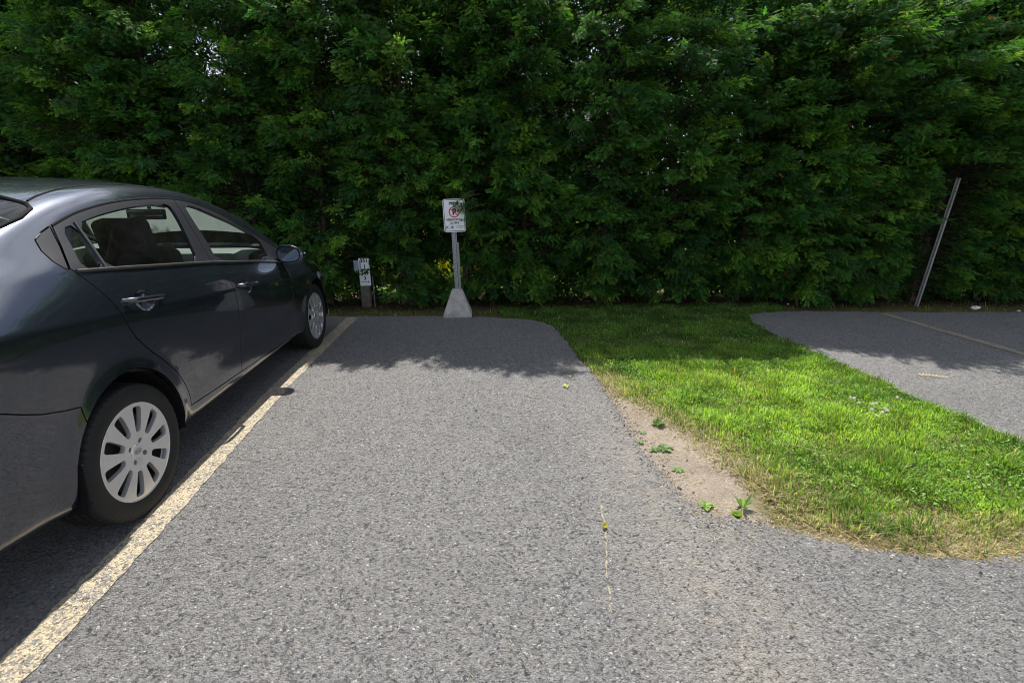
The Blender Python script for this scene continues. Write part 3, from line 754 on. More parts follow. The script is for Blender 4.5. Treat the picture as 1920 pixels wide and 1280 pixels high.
# ---- interior
def soft(name, size, loc, rot, m, parent, lv=2, bev=.3):
    bm = bmesh.new(); bm_box(bm, size, loc, rot, min(size)*bev, 3); return from_bm(name, bm, m, parent, angle=80)
for sx in (.37, -.37):
    st = soft('seat', (.50, .50, .16), (sx, 3.35-CY, .50), (R(6), 0, 0), M_CLOTH, car)
    soft('backrest', (.50, .15, .64), (sx, 3.07-CY, .80), (R(14), 0, 0), M_CLOTH, st)
    soft('headrest', (.27, .12, .21), (sx, 2.975-CY, 1.185), (R(12), 0, 0), M_CLOTH, st)
soft('rear_seat', (1.30, .50, .18), (0, 2.35-CY, .48), (R(5), 0, 0), M_CLOTH, car)
soft('rear_backrest', (1.30, .16, .62), (0, 2.05-CY, .80), (R(22), 0, 0), M_CLOTH, car)
bm = bmesh.new(); bm_box(bm, (1.32, .36, .02), (0, 1.80-CY, 1.065), (R(0), 0, 0), .006); from_bm('parcel_shelf', bm, M_CLOTH, car)
# dashboard
bm = bmesh.new()
pr = [(4.30, .96), (4.0, 1.02), (3.80, 1.03), (3.70, 1.01), (3.66, .93), (3.69, .80), (3.76, .62), (3.9, .45)]
ys = np.linspace(-.70, .70, 25); rows = []
for x in ys:
    e = max(0, (abs(x)-.60)/.10); hood_ = .05*math.exp(-((x+.37)/.17)**2)
    rows.append([bm.verts.new((x, y-CY+.03*e, z-.02*e+(hood_ if 3.65 < y < 3.9 and z > .93 else 0))) for y, z in pr])
for a, b in zip(rows, rows[1:]):
    for k in range(len(pr)-1): bm.faces.new((a[k], b[k], b[k+1], a[k+1]))
dash = from_bm('dashboard', bm, M_DASH, car, angle=50)
box('centre_console', (.24, .12, .22), (0, 3.66-CY, .84), M_PLAST, dash, (R(-12), 0, 0), .02)
for x in (-.07, .07): box('air_vent', (.10, .02, .06), (x, 3.60-CY, .89), M_DARKMET, dash, (R(-12), 0, 0), .008)
bm = bmesh.new(); n = 36; c = Vector((-.37, 3.60-CY, .96)); Mx = Matrix.Translation(c) @ Euler((R(66), 0, 0)).to_matrix().to_4x4()
tube_bm(bm, [Mx @ Vector((.185*math.cos(2*math.pi*k/n), .185*math.sin(2*math.pi*k/n), 0)) for k in range(n+1)], .014, 8, False)
for a in (0, 180, 270): tube_bm(bm, [Mx @ Vector((0, 0, -.02)), Mx @ Vector((.18*math.cos(R(a)), .18*math.sin(R(a)), 0))], .016, 6)
sw = from_bm('steering_wheel', bm, M_PLAST, car); 
# inside mirror
bm = bmesh.new(); bm_box(bm, (.25, .025, .075), (0, 3.80-CY, 1.285), (R(-5), 0, R(8)), .011, 3); bm_box(bm, (.02, .08, .02), (0, 3.84-CY, 1.315), (R(30), 0, 0), .004)
iv = from_bm('interior_mirror', bm, M_PLAST, car, angle=40)
box('mirror_glass', (.225, .003, .056), (-.001, 3.786-CY, 1.284), M_MIRROR, iv, (R(-5), 0, R(8)), .001)
# phone holder on the dashboard and pale cloth on the rear seat
box('phone_holder', (.07, .02, .10), (.10, 3.80-CY, 1.03), M_PLAST, dash, (R(-25), 0, R(14)), .008)
# ---- door mirrors
for s in (1, -1):
    bm = bmesh.new(); bmesh.ops.create_uvsphere(bm, u_segments=40, v_segments=24, radius=1)
    C0 = Vector((.900, 4.005, .968))
    for v in bm.verts:
        p = v.co.copy()
        # super-ellipsoid, tapering to the tip
        sx = math.copysign(abs(p.x)**.8, p.x); sz = math.copysign(abs(p.z)**.8, p.z); sy = p.y
        tz = .074*(1-.18*max(0, sx)); y = sy*.095
        if y < -.018: y = -.018-(-.018-y)*.02
        v.co = (s*(C0.x+sx*.105), C0.y+y-CY-.03*0, C0.z+sz*tz-.008*sx)
    mir = from_bm('side_mirror', bm, M_PAINT, car, angle=45)
    n = 40; bm = bmesh.new(); ring = []
    for k in range(n):
        a = 2*math.pi*k/n; cx_ = math.copysign(abs(math.cos(a))**.75, math.cos(a)); cz_ = math.copysign(abs(math.sin(a))**.75, math.sin(a))
        ring.append(bm.verts.new((s*(C0.x-.008+cx_*.082), C0.y-.0225-CY, C0.z+cz_*.058*(1-.15*max(0, cx_)))))
    f = bm.faces.new(ring); f.normal_update()
    if f.normal.y > 0: bmesh.ops.reverse_faces(bm, faces=[f])
    gl = from_bm('mirror_glass', bm, M_MIRROR, mir, smooth=False)
    bm = bmesh.new(); n = 40
    tube_bm(bm, [(s*(C0.x-.008+math.copysign(abs(math.cos(2*math.pi*k/n))**.75, math.cos(2*math.pi*k/n))*.086), C0.y-.0215-CY, C0.z+math.copysign(abs(math.sin(2*math.pi*k/n))**.75, math.sin(2*math.pi*k/n))*.062*(1-.15*max(0, math.cos(2*math.pi*k/n)))) for k in range(n+1)], .0042, 6, False)
    from_bm('mirror_frame', bm, M_PLAST, mir)
    box('turn_signal', (.03, .06, .013), (s*(C0.x+.088), C0.y-CY+.01, C0.z+.004), M_LAMP, mir, (0, 0, s*R(-14)), .004)
    bm = bmesh.new(); bm_box(bm, (.09, .05, .035), (s*.835, 4.02-CY, .925), (0, s*R(-20), 0), .012, 3); from_bm('mirror_arm', bm, M_PLAST, mir, angle=50)
# plates area and grille (out of the photographed frame, kept plain)
box('grille', (.55, .02, .10), (0, 5.425-CY, .53), M_PLAST, car, (0, 0, 0), .008)
# ============================================================ HEDGE
def mat_leaf(name, trans=.35, rough=.55, spec=.35, boost=1.0):
    m = bpy.data.materials.new(name); m.use_nodes = True; nt = m.node_tree; nt.nodes.clear(); g = NG(nt)
    at = g.n('ShaderNodeAttribute', attribute_name='Col')
    p = g.n('ShaderNodeBsdfPrincipled'); p.inputs['Roughness'].default_value = rough; p.inputs['Specular IOR Level'].default_value = spec
    g.link(at.outputs[0], p.inputs['Base Color'])
    tl = g.n('ShaderNodeBsdfTranslucent')
    g.link(g.mix(1.0, at.outputs[0], (1.25*boost, 1.35*boost, .55*boost), 'MULTIPLY'), tl.inputs[0])
    mx = g.n('ShaderNodeMixShader'); mx.inputs[0].default_value = trans
    out = g.n('ShaderNodeOutputMaterial'); g.link(p.outputs[0], mx.inputs[1]); g.link(tl.outputs[0], mx.inputs[2]); g.link(mx.outputs[0], out.inputs[0])
    return m
M_CEDAR = mat_leaf('cedar_foliage', .42, .60, .22, 1.65)
M_BARK = simple('cedar_bark', (.085, .06, .045), .95, var=.45, vscale=30, bump=.6)
M_GRASS = mat_leaf('grass_blade', .42, .5, .35, 1.5)
def spray_template(r, n=6, L=1.0, fan=.36):
    """one flat scale-leaf spray along +X made of narrow kites; normal +Z"""
    Q = []
    def kite(p, a, l, w_, z0=0):
        d = np.array([math.cos(a), math.sin(a)]); q = np.array([-d[1], d[0]])
        p = np.array(p); m = p+d*l*.45
        Q.append([p, m+q*w_, p+d*l, m-q*w_])
    kite((0, 0), 0, L*.95, .026)
    for i in range(n):
        s = .14+.78*i/n; sg = 1 if i % 2 else -1
        ln = L*(fan*(1-s)**.9+.13)*r.uniform(.8, 1.15); a = sg*R(r.uniform(30, 46))
        b = np.array([s*L, 0]); kite(b, a, ln, .042)
        for k in range(1, 2):
            t = .28+.3*k; pb = b+np.array([math.cos(a), math.sin(a)])*ln*t
            kite(pb, a-sg*R(r.uniform(28, 48)), ln*(.50-.13*k)+.05, .036)
    kite((L*.85, 0), R(14), L*.24, .030); kite((L*.88, 0), R(-18), L*.2, .030)
    Q = np.array(Q)                       # n,4,2
    z = -.22*Q[..., 0]**2-.35*np.abs(Q[..., 1])**1.5+r.normal(0, .012, Q.shape[:2])
    return np.concatenate([Q, z[..., None]], -1)
TEMPL = [spray_template(np.random.default_rng(50+i), 6) for i in range(6)]
NQ = min(len(t) for t in TEMPL); TEMPL = np.array([t[:NQ] for t in TEMPL])
TEMPS = TEMPL[:, [i for i in range(NQ) if i % 3 != 2]]*1.0
def norm(a): return a/(np.linalg.norm(a, axis=-1, keepdims=True)+1e-9)
def sprays(P, D, Nn, size, cols, r, T=TEMPL):
    """place sprays: positions, directions, face normals"""
    D = norm(D); Y_ = norm(np.cross(Nn, D)); Z_ = np.cross(D, Y_)
    n = len(P); t = T[r.integers(0, len(T), n)]                     # n,q,4,3
    W = P[:, None, None, :]+size[:, None, None, None]*(t[..., 0:1]*D[:, None, None]+t[..., 1:2]*Y_[:, None, None]+t[..., 2:3]*Z_[:, None, None])
    nq = T.shape[1]; V = W.reshape(-1, 3)
    C = np.repeat(cols, nq*4, axis=0)
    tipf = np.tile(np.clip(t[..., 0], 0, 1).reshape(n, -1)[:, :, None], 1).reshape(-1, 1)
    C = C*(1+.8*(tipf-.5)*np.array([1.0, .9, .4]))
    return V, C
def hedge_line(x): return 6.62-.05*x       # row of trunks, in plan
def branch_tubes(B, bm=None):
    """list of (pts, r0, r1) -> verts, quads; 4-sided"""
    Vs, Fs = [], []; base = 0
    for pts, r0, r1 in B:
        n = len(pts)
        d = norm(np.gradient(pts, axis=0)); u = norm(np.cross(d, [0.3, .2, 1.0])); v = np.cross(d, u)
        rr = np.linspace(r0, r1, n)[:, None]
        ring = np.stack([pts+u*rr, pts+v*rr, pts-u*rr, pts-v*rr], 1).reshape(-1, 3)
        Vs.append(ring); i = np.arange(n-1)[:, None]*4
        k = np.arange(4)[None]; a = base+i+k; b = base+i+(k+1) % 4
        Fs.append(np.stack([a, b, b+4, a+4], -1).reshape(-1, 4)); base += n*4
    return np.vstack(Vs), np.vstack(Fs)
hedge = empty('hedge', (0, hedge_line(0), 0))
tag(hedge, 'tall dark green cedar hedge along the back edge of the parking lot', 'hedge')
HO = np.array([0, hedge_line(0), 0])
XS = np.arange(-9.3, 10.8, .92)
r = np.random.default_rng(21)
HOLES = [(-.42, .53, .15, .10, .99), (-.03, .50, .05, .03, .93), (-1.2, .47, .05, .03, .93), (1.5, .42, .06, .02, .9), (4.9, .40, .08, .02, .9), (-3.62, 2.95, .07, .05, .93), (-2.98, 2.98, .06, .12, .93), (-1.62, 3.15, .02, .03, .8)]
POCK = r.uniform([-9, .3], [10.5, 4.2], (150, 2)); POCKR = r.uniform(.10, .26, 150)
GAPS = [(-.36, .50, .21), (-.05, .46, .11), (-1.05, 0.50, .11)]   # thin places (x, z, radius) where daylight shows
for ti, tx in enumerate(XS):
    tx = tx+r.uniform(-.12, .12); ty = hedge_line(tx)+r.uniform(-.08, .08); Ht = max(4.08, r.uniform(4.02, 4.50)-(.18 if tx > 3 else 0))
    lean = r.normal(0, .03, 2); edge = abs(tx) > 7.2+(1.2 if tx > 0 else 0)
    def trunk(z): return np.array([tx+lean[0]*z+.03*math.sin(z*2+ti), ty+lean[1]*z+.02*math.cos(z*1.7+ti), z])
    B = [(np.array([trunk(z) for z in np.linspace(-.03, Ht-.2, 14)]), .058, .008)]
    if r.random() < .7:
        a = r.uniform(-1, 1); B.append((np.array([trunk(.25+.0*z)+np.array([.10*math.sin(a)*min(1, z), .08*math.cos(a)*min(1, z), z])*1 for z in np.linspace(0, Ht-1.2, 10)]), .038, .006))
    nb = 440 if not edge else 120
    P, D, Nn, Sz, Cc = [], [], [], [], []
    for k in range(nb):
        z0 = .16+(Ht-.35)*((k+r.random())/nb)**1.05
        u_ = r.random()
        az = r.normal(-math.pi/2, .95) if u_ < .78 else r.uniform(0, math.pi)       # most limbs towards the lot
        front = math.sin(az) < 0
        rad = .80+.12*math.sin(z0*2.3+ti*1.7)+.10*math.sin(z0*5.1+ti*2.9)
        rad *= min(1, (Ht+.15-z0)/(1.25 if tx < 2.6 else 1.75))**(.55 if tx < 2.6 else .8)
        if z0 < 1.1: rad *= .48+.47*z0
        if z0 > 1.9 and tx > 2.6 and front: rad += .26*math.exp(-((z0-2.9)/.55)**2)
        rad *= r.uniform(.68, 1.14)
        if abs(math.cos(az)) > .7: rad = min(rad, .70)
        up = r.uniform(.10, .55) if z0 > .8 else r.uniform(-.05, .25)
        d0 = np.array([math.cos(az), math.sin(az), 0]); s = np.linspace(0, 1, 7)[:, None]
        base = trunk(z0); pts = base+d0*rad*s+np.array([0, 0, 1.])*(up*rad*s-.20*rad*s**2.4)
        sidev = np.array([-d0[1], d0[0], 0]); pts = pts+sidev*(r.normal(0, .10)*s**1.5)
        skip = False
        for gx_, gz_, gr_ in GAPS:
            if math.hypot(pts[-1, 0]-gx_, (pts[-1, 2]-gz_)) < gr_ or math.hypot(pts[4, 0]-gx_, (pts[4, 2]-gz_)) < gr_: skip = r.random() < .93
        pk = np.hypot(POCK[:, 0]-pts[5, 0], (POCK[:, 1]-pts[5, 2])*1.5) < POCKR
        if front and tx < 3 and pk.any() and r.random() < .85: skip = True
        if skip: continue
        B.append((pts[:6], .007, .0015))
        ns = int((76 if front else 16)*(.7+.5*rad)); ns = ns if not edge else ns//2
        tt = np.sort(1-np.abs(r.normal(0, .36, ns))); tt = np.clip(tt, .25, 1.0)
        base_g = np.array([.036, .118, .022])*r.uniform(.65, 1.35)
        if r.random() < .25: base_g = np.array([.085, .185, .024])*r.uniform(.85, 1.2)
        if r.random() < .2: base_g = np.array([.018, .080, .026])*r.uniform(.8, 1.1)
        f = tt*6; i0 = np.minimum(f.astype(int), 5); pp = pts[i0]+(pts[i0+1]-pts[i0])*(f-i0)[:, None]
        dd = pts[i0+1]-pts[i0]; dd = norm(dd)
        spread = r.normal(0, 1, (ns, 1))*.8
        dirs = norm(dd+sidev*spread*(1.15-.75*tt[:, None])+r.normal(0, .30, (ns, 3))+np.array([0, 0, -.04])*(tt[:, None] > .5))
        offs = sidev*spread*.10*(1.2-tt[:, None])+r.normal(0, .028, (ns, 3))
        nn_ = norm(np.array([0, 0, .8])+d0*r.uniform(.3, 1.5)+r.normal(0, .45, (ns, 3)))
        P.append(pp+offs); D.append(dirs); Nn.append(nn_); Sz.append(r.uniform(.042, .100, ns)*(.85+.25*(tt > .85)))
        c = base_g*r.uniform(.55, 1.5, (ns, 1))*np.array([1.0, 1, 1])+np.array([.018, .012, 0])*r.random((ns, 1))
        brown = r.random(ns) < (.011 if tt.mean() > .6 else .05); c[brown] = np.array([.16, .085, .035])*r.uniform(.6, 1.2, (brown.sum(), 1))
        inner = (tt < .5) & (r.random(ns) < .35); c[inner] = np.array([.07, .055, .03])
        Cc.append(c)
    # inner fill sprays, shade put into their darker green, closing the core to sky
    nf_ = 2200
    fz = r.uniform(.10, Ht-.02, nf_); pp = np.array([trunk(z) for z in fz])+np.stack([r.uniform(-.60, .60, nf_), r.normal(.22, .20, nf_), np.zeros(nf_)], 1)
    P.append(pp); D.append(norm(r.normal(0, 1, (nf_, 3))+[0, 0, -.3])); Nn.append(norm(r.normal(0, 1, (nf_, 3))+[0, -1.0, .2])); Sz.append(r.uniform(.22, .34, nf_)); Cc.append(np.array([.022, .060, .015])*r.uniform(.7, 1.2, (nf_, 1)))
    # upright leader tips
    nt_ = 60
    tz = Ht-r.uniform(-.25, .8, nt_); pp = np.array([trunk(z) for z in tz])+r.normal(0, .12, (nt_, 3)); P.append(pp); D.append(norm(np.array([0, 0, 1.])+r.normal(0, .4, (nt_, 3)))); Nn.append(norm(r.normal(0, 1, (nt_, 3)))); Sz.append(r.uniform(.13, .22, nt_)); Cc.append(np.tile([.05, .11, .025], (nt_, 1)))
    P, D, Nn, Sz, Cc = map(np.concatenate, (P, D, Nn, Sz, Cc))
    keep = np.ones(len(P), bool)
    for gx_, gz_, gr_ in GAPS: keep &= ~((np.hypot(P[:, 0]-gx_, P[:, 2]-gz_) < gr_*.9) & (r.random(len(P)) < .9))
    yy = np.maximum(P[:, 1], 1.); px_ = P[:, 0]*6.4/yy; pz_ = 1.41+(P[:, 2]-1.41)*6.4/yy
    for gx_, gz_, ga_, gb_, pr_ in HOLES: keep &= ~((((px_-gx_)/(ga_+Sz*.5))**2+((pz_-gz_)/(gb_+Sz*.5))**2 < r.uniform(.7, 1.15, len(P))) & (r.random(len(P)) < pr_))
    # the sign board and the little number board stand clear of the foliage
    keep &= ~((P[:, 1] < 6.15) & (P[:, 0] > -.42) & (P[:, 0] < -.14) & (P[:, 2] > .30) & (P[:, 2] < 1.50))
    keep &= ~((P[:, 1] < 5.92) & (P[:, 0] > -.50) & (P[:, 0] < .0) & (P[:, 2] < 1.36))
    keep &= ~((P[:, 1] < 6.52) & (P[:, 0] > -1.74) & (P[:, 0] < -1.20) & (P[:, 2] < .84))
    keep &= ~((P[:, 1] < 6.14) & (P[:, 0] > 5.70) & (P[:, 0] < 6.25) & (P[:, 2] < 1.80))
    P, D, Nn, Sz, Cc = (a[keep] for a in (P, D, Nn, Sz, Cc))
    org = np.array([tx, ty, 0])
    front = P[:, 1] < ty+.15
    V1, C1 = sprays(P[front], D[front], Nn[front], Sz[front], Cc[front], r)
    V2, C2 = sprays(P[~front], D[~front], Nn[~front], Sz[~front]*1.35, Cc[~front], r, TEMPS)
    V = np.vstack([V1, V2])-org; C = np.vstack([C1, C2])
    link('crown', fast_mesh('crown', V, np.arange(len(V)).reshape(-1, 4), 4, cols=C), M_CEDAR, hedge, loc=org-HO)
    V, F = branch_tubes(B); link('trunk', fast_mesh('trunk', V-org, F, 4, smooth=True), M_BARK, hedge, loc=org-HO)
# the sprig that hangs over the sign board
r = np.random.default_rng(5)
P, D, Nn, Sz, Cc, B = [], [], [], [], [], []
for (a, b, n) in [((.25, 6.1, 1.42), (-.17, 5.70, 1.345), 16), ((.30, 6.05, 1.30), (-.09, 5.69, 1.235), 12), ((.15, 6.15, 1.48), (-.15, 5.72, 1.37), 6), ((.22, 6.1, 1.17), (-.055, 5.72, 1.16), 6), ((-1.2, 6.6, .70), (-1.39, 6.36, .655), 3), ((-1.62, 6.6, .52), (-1.49, 6.34, .475), 4)]:
    a, b = np.array(a), np.array(b); s = np.linspace(0, 1, 6)[:, None]; pts = a+(b-a)*s+np.array([0, 0, .05])*np.sin(s*3); B.append((pts[2:], .004, .0015))
    t = 1-np.abs(r.normal(0, .30, n)); t = np.clip(t, 0, .97)[:, None]; P.append(a+(b-a)*t+r.normal(0, .018, (n, 3))); D.append(norm((b-a)/np.linalg.norm(b-a)+r.normal(0, .5, (n, 3))+[0, 0, -.2])); Nn.append(norm(np.array([0, -.6, .7])+r.normal(0, .3, (n, 3)))); Sz.append(r.uniform(.09, .14, n)); Cc.append(np.array([.035, .090, .020])*r.uniform(.8, 1.3, (n, 1)))
for q_ in zip(P, D, Nn, Sz, Cc):
    V, C = sprays(*q_, r); link('sprig', fast_mesh('sprig', V-HO, np.arange(len(V)).reshape(-1, 4), 4, cols=C), M_CEDAR, hedge)
for b_ in B:
    V, F = branch_tubes([b_]); link('branch', fast_mesh('branch', V-HO, F, 4), M_BARK, hedge)
# dry cedar litter under the hedge
r = np.random.default_rng(15); n = 5200
P = np.stack([r.uniform(-8, 10, n), 0*r.random(n), np.full(n, -.008)], 1); P[:, 1] = hedge_line(P[:, 0])-.35+r.normal(0, .42, n); P = P[P[:, 1] > 5.78-.05*P[:, 0]+.02]
n = len(P); a = r.uniform(0, 2*math.pi, n); D = np.stack([np.cos(a), np.sin(a), r.normal(.05, .12, n)], 1)
C = np.where(r.random((n, 1)) < .7, np.array([[.17, .085, .04]]), np.array([[.24, .18, .10]]))*r.uniform(.5, 1.3, (n, 1))
V, C = sprays(P, D, norm(np.array([0, 0, 1.])+r.normal(0, .25, (n, 3))), r.uniform(.03, .08, n), C, r, TEMPS)
tag(link('leaf_litter', fast_mesh('leaf_litter', V, np.arange(len(V)).reshape(-1, 4), 4, cols=C), M_CEDAR), 'dry brown cedar litter scattered on the ground under the hedge', 'leaf litter', kind='stuff')

# ============================================================ beyond the hedge: lawn, bushes, house
def bush(name, loc, size, n, col, label, seed, leaf=.05, group=None):
    r = np.random.default_rng(seed); root = empty(name, loc)
    tag(root, label, 'bush', group)
    d = norm(r.normal(0, 1, (n, 3))); d[:, 2] = np.abs(d[:, 2]); rad = r.uniform(.55, 1.0, (n, 1))**.5
    lob = 1+.16*np.sin(d[:, :1]*5+seed)+.14*np.sin(d[:, 1:2]*6+d[:, 2:]*5)
    P = d*rad*lob*np.array(size)+[0, 0, .12]; q = norm(r.normal(0, 1, (n, 3))); u = norm(np.cross(q, d)); s = r.uniform(.6, 1.3, (n, 1))*leaf
    V = np.stack([P-q*s, P+u*s*.5, P+q*s, P-u*s*.5], 1).reshape(-1, 3); C = np.repeat(np.array(col)*r.uniform(.6, 1.3, (n, 1)), 4, 0)
    link('foliage', fast_mesh('foliage', V, np.arange(len(V)).reshape(-1, 4), 4, cols=C), M_GRASS, root)
    B = []
    for k in range(7):
        a = 2*math.pi*k/7; e = np.array([math.cos(a)*size[0]*.6, math.sin(a)*size[1]*.6, size[2]*.8]); B.append((np.array([[0, 0, -.15], e*.4, e]), .02, .005))
    V, F = branch_tubes(B); link('stem', fast_mesh('stem', V, F, 4), M_BARK, root)
bush('bush', (-.55, 8.9, -.15), (1.7, .8, 1.0), 14000, (.32, .30, .03), 'yellow green bush seen through the gap in the hedge beside the sign post', 1)
bush('bush', (-3.3, 9.9, 0), (1.3, .8, 1.1), 6000, (.20, .23, .04), 'yellow green bush behind the hedge beyond the bonnet of the car', 2)
bush('bush', (2.6, 9.7, 0), (1.6, .8, .9), 7000, (.22, .25, .04), 'yellow green bush glimpsed low behind the hedge at the top of the lawn strip', 3)
bush('bush', (7.2, 9.3, 0), (2.0, .8, 1.0), 7000, (.20, .24, .04), 'yellow green bush glimpsed behind the hedge by the leaning metal post', 4)
M_SIDING = simple('pale_siding', (.42, .40, .42), .8, var=.06, vscale=3); M_ROOFT = simple('roof_shingle', (.10, .09, .085), .9, var=.3, vscale=30, bump=.4); M_WINP = simple('window_pane', (.04, .05, .06), .06, spec=.8); M_WHITE = simple('white_frame', (.7, .7, .69), .5, var=.05)
house = empty('house', (-1, 19, 0)); tag(house, 'pale sided house glimpsed through thin places in the hedge', 'house')
bm = bmesh.new(); bm_box(bm, (12, 7, 3.4), (0, 0, 1.6)); 
for k in range(15): bm_box(bm, (12.02, .03, .018), (0, -3.51, .25+k*.21))
from_bm('wall', bm, M_SIDING, house, smooth=False)
bm = bmesh.new()
A = [(-6.4, -3.95, 3.25), (6.4, -3.95, 3.25), (6.4, 0, 5.3), (-6.4, 0, 5.3), (-6.4, 3.95, 3.25), (6.4, 3.95, 3.25)]
v = [bm.verts.new(p) for p in A]; bm.faces.new((v[0], v[1], v[2], v[3])); bm.faces.new((v[3], v[2], v[5], v[4])); bm.faces.new((v[0], v[3], v[4])); bm.faces.new((v[1], v[5], v[2])); bm.faces.new((v[0], v[4], v[5], v[1]))
from_bm('roof', bm, M_ROOFT, house, smooth=False)
for x in (-3.6, 0, 3.4):
    f = box('window', (1.3, .08, 1.2), (x, -3.53, 1.9), M_WHITE, house); box('pane', (1.14, .03, 1.04), (x, -3.575, 1.9), M_WINP, f)

# ============================================================ GRASS
def edge_left(y):     # grass boundary of the island, left / front
    pts = np.array([(1.40, 2.2), (1.50, 1.80), (1.62, 1.64), (1.72, 1.46), (1.87, 1.40), (2.07, 1.39), (2.34, 1.29), (2.48, 1.28), (2.84, 1.21), (3.16, 1.08), (3.45, 1.0), (3.7, .955), (4.1, .93), (4.6, .905), (5.0, .90), (5.32, .84), (5.5, .70), (5.62, .40)])
    return np.interp(y, pts[:, 0], pts[:, 1])
ER = np.array(BACK_R)
def in_grass(x, y, r):
    jit = r.normal(0, .035, len(x))
    loop_ = np.vstack([EDGE, [(30, 20), (-30, 20)]])      # everything that is not asphalt, lot side to hedge
    soil = inpoly(np.stack([x+jit*.3, y+jit*.3], 1), loop_)
    hard = (y > 5.4) | (x > edge_left(y)+jit) 
    return soil & hard
def blades(n, box_, h, wdt, colfn, seed, lean=.35, dens=None):
    r = np.random.default_rng(seed); x = r.uniform(box_[0], box_[1], n); y = r.uniform(box_[2], box_[3], n)
    k = in_grass(x, y, r)
    if dens is not None: k &= r.random(n) < dens(x, y, r)
    x, y = x[k], y[k]; n = len(x)
    hh = r.uniform(h[0], h[1], n)*(.45+.9*patch(x, y, 4.1)*(.6+.8*patch(x, y, 9.3, 2.))); a = r.uniform(0, 2*math.pi, n)
    # tufts lean together
    a = a*.8+.2*(2*math.pi*patch(x, y, 5.7)*2)
    ln = np.abs(r.normal(lean, .45, n)); d = np.stack([np.cos(a), np.sin(a), np.zeros(n)], 1); s = np.stack([-np.sin(a), np.cos(a), np.zeros(n)], 1)
    tw = r.uniform(-.6, .6, (n, 1)); s = norm(s+d*tw)
    z0 = np.where((x > 1.1) & (x < 3.1) & (y > 1.8) & (y < 6), -.004, -.018); P = np.stack([x, y, z0], 1); up = np.array([0, 0, 1.])
    w_ = (r.uniform(.7, 1.3, n)*wdt)[:, None]
    def pt(t): return P+up*(hh*(t-.25*ln*t*t))[:, None]+d*(hh*ln*t**1.8)[:, None]
    p0, p1, p2, p3 = pt(0), pt(.4), pt(.75), pt(1.0)
    V = np.stack([p0-s*w_*.7, p0+s*w_*.7, p1-s*w_, p1+s*w_, p2-s*w_*.7, p2+s*w_*.7, p3], 1).reshape(-1, 3)
    F = np.array([[0, 1, 3], [0, 3, 2], [2, 3, 5], [2, 5, 4], [4, 5, 6]]); F = (F[None]+np.arange(n)[:, None, None]*7).reshape(-1, 3)
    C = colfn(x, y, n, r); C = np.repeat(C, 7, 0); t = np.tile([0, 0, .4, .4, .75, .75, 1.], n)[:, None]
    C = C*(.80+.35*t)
    return V, F, C
def patch(x, y, f, ph=0.):
    return np.clip(.5+.25*(np.sin(x*f*2.1+1.3*np.sin(y*f*1.7+ph)+ph)+np.sin(y*f*2.9+1.1*np.sin(x*f*2.3+ph*2)+1.)+.6*np.sin((x+y)*f*5.3+2*np.sin((x-y)*f*4.1))), 0, 1)
def dryness(x, y):
    dl = x-edge_left(y); dl = np.minimum(dl, np.where(x > 1.5, y-1.50-.02*(x-2), 9))
    dry = np.clip(1.0-dl/.36, 0, 1)*np.clip((4.4-y)/.8, 0, 1)
    return np.clip(dry+.35*(patch(x, y, 1.9, .4)-.55), 0, 1)
def grass_col(x, y, n, r):
    g1 = np.array([.092, .172, .034]); g2 = np.array([.26, .37, .065]); g3 = np.array([.050, .125, .018]); dr = np.array([.36, .30, .19]); ol = np.array([.125, .17, .045])
    p = np.clip(.25+.95*np.exp(-((x-2.15)/.75)**2-((y-2.9)/.85)**2)+.9*(patch(x, y, 2.6)-.5), 0, 1)[:, None]; c = g1*(1-p)+g2*p; q = (r.random(n) < .25)[:, None]; c = np.where(q, g3, c)
    d = dryness(x, y)[:, None]; u = r.random((n, 1)); c = np.where(u < d*.62, np.where(r.random((n, 1)) < .62, dr, ol), c)
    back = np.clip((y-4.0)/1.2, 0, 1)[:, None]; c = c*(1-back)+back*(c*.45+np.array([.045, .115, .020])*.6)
    c = np.where((r.random((n, 1)) < .035), dr, c)
    return c*r.uniform(.62, 1.4, (n, 1))*(.72+.5*patch(x, y, 6.3, .7))[:, None]
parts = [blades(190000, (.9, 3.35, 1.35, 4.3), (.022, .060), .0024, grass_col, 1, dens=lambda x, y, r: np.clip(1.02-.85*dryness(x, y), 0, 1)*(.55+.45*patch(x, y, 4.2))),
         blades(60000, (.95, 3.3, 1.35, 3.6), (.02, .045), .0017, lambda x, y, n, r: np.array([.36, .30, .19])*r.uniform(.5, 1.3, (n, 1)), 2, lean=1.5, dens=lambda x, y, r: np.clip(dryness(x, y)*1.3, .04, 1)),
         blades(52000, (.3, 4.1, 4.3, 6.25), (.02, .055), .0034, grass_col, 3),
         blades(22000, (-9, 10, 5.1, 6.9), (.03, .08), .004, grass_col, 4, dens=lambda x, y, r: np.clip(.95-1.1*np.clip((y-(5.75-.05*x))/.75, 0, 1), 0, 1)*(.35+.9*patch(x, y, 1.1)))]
Vs, Fs, Cs = [], [], []; b0 = 0
for V, F, C in parts: Vs.append(V); Fs.append(F+b0); Cs.append(C); b0 += len(V)
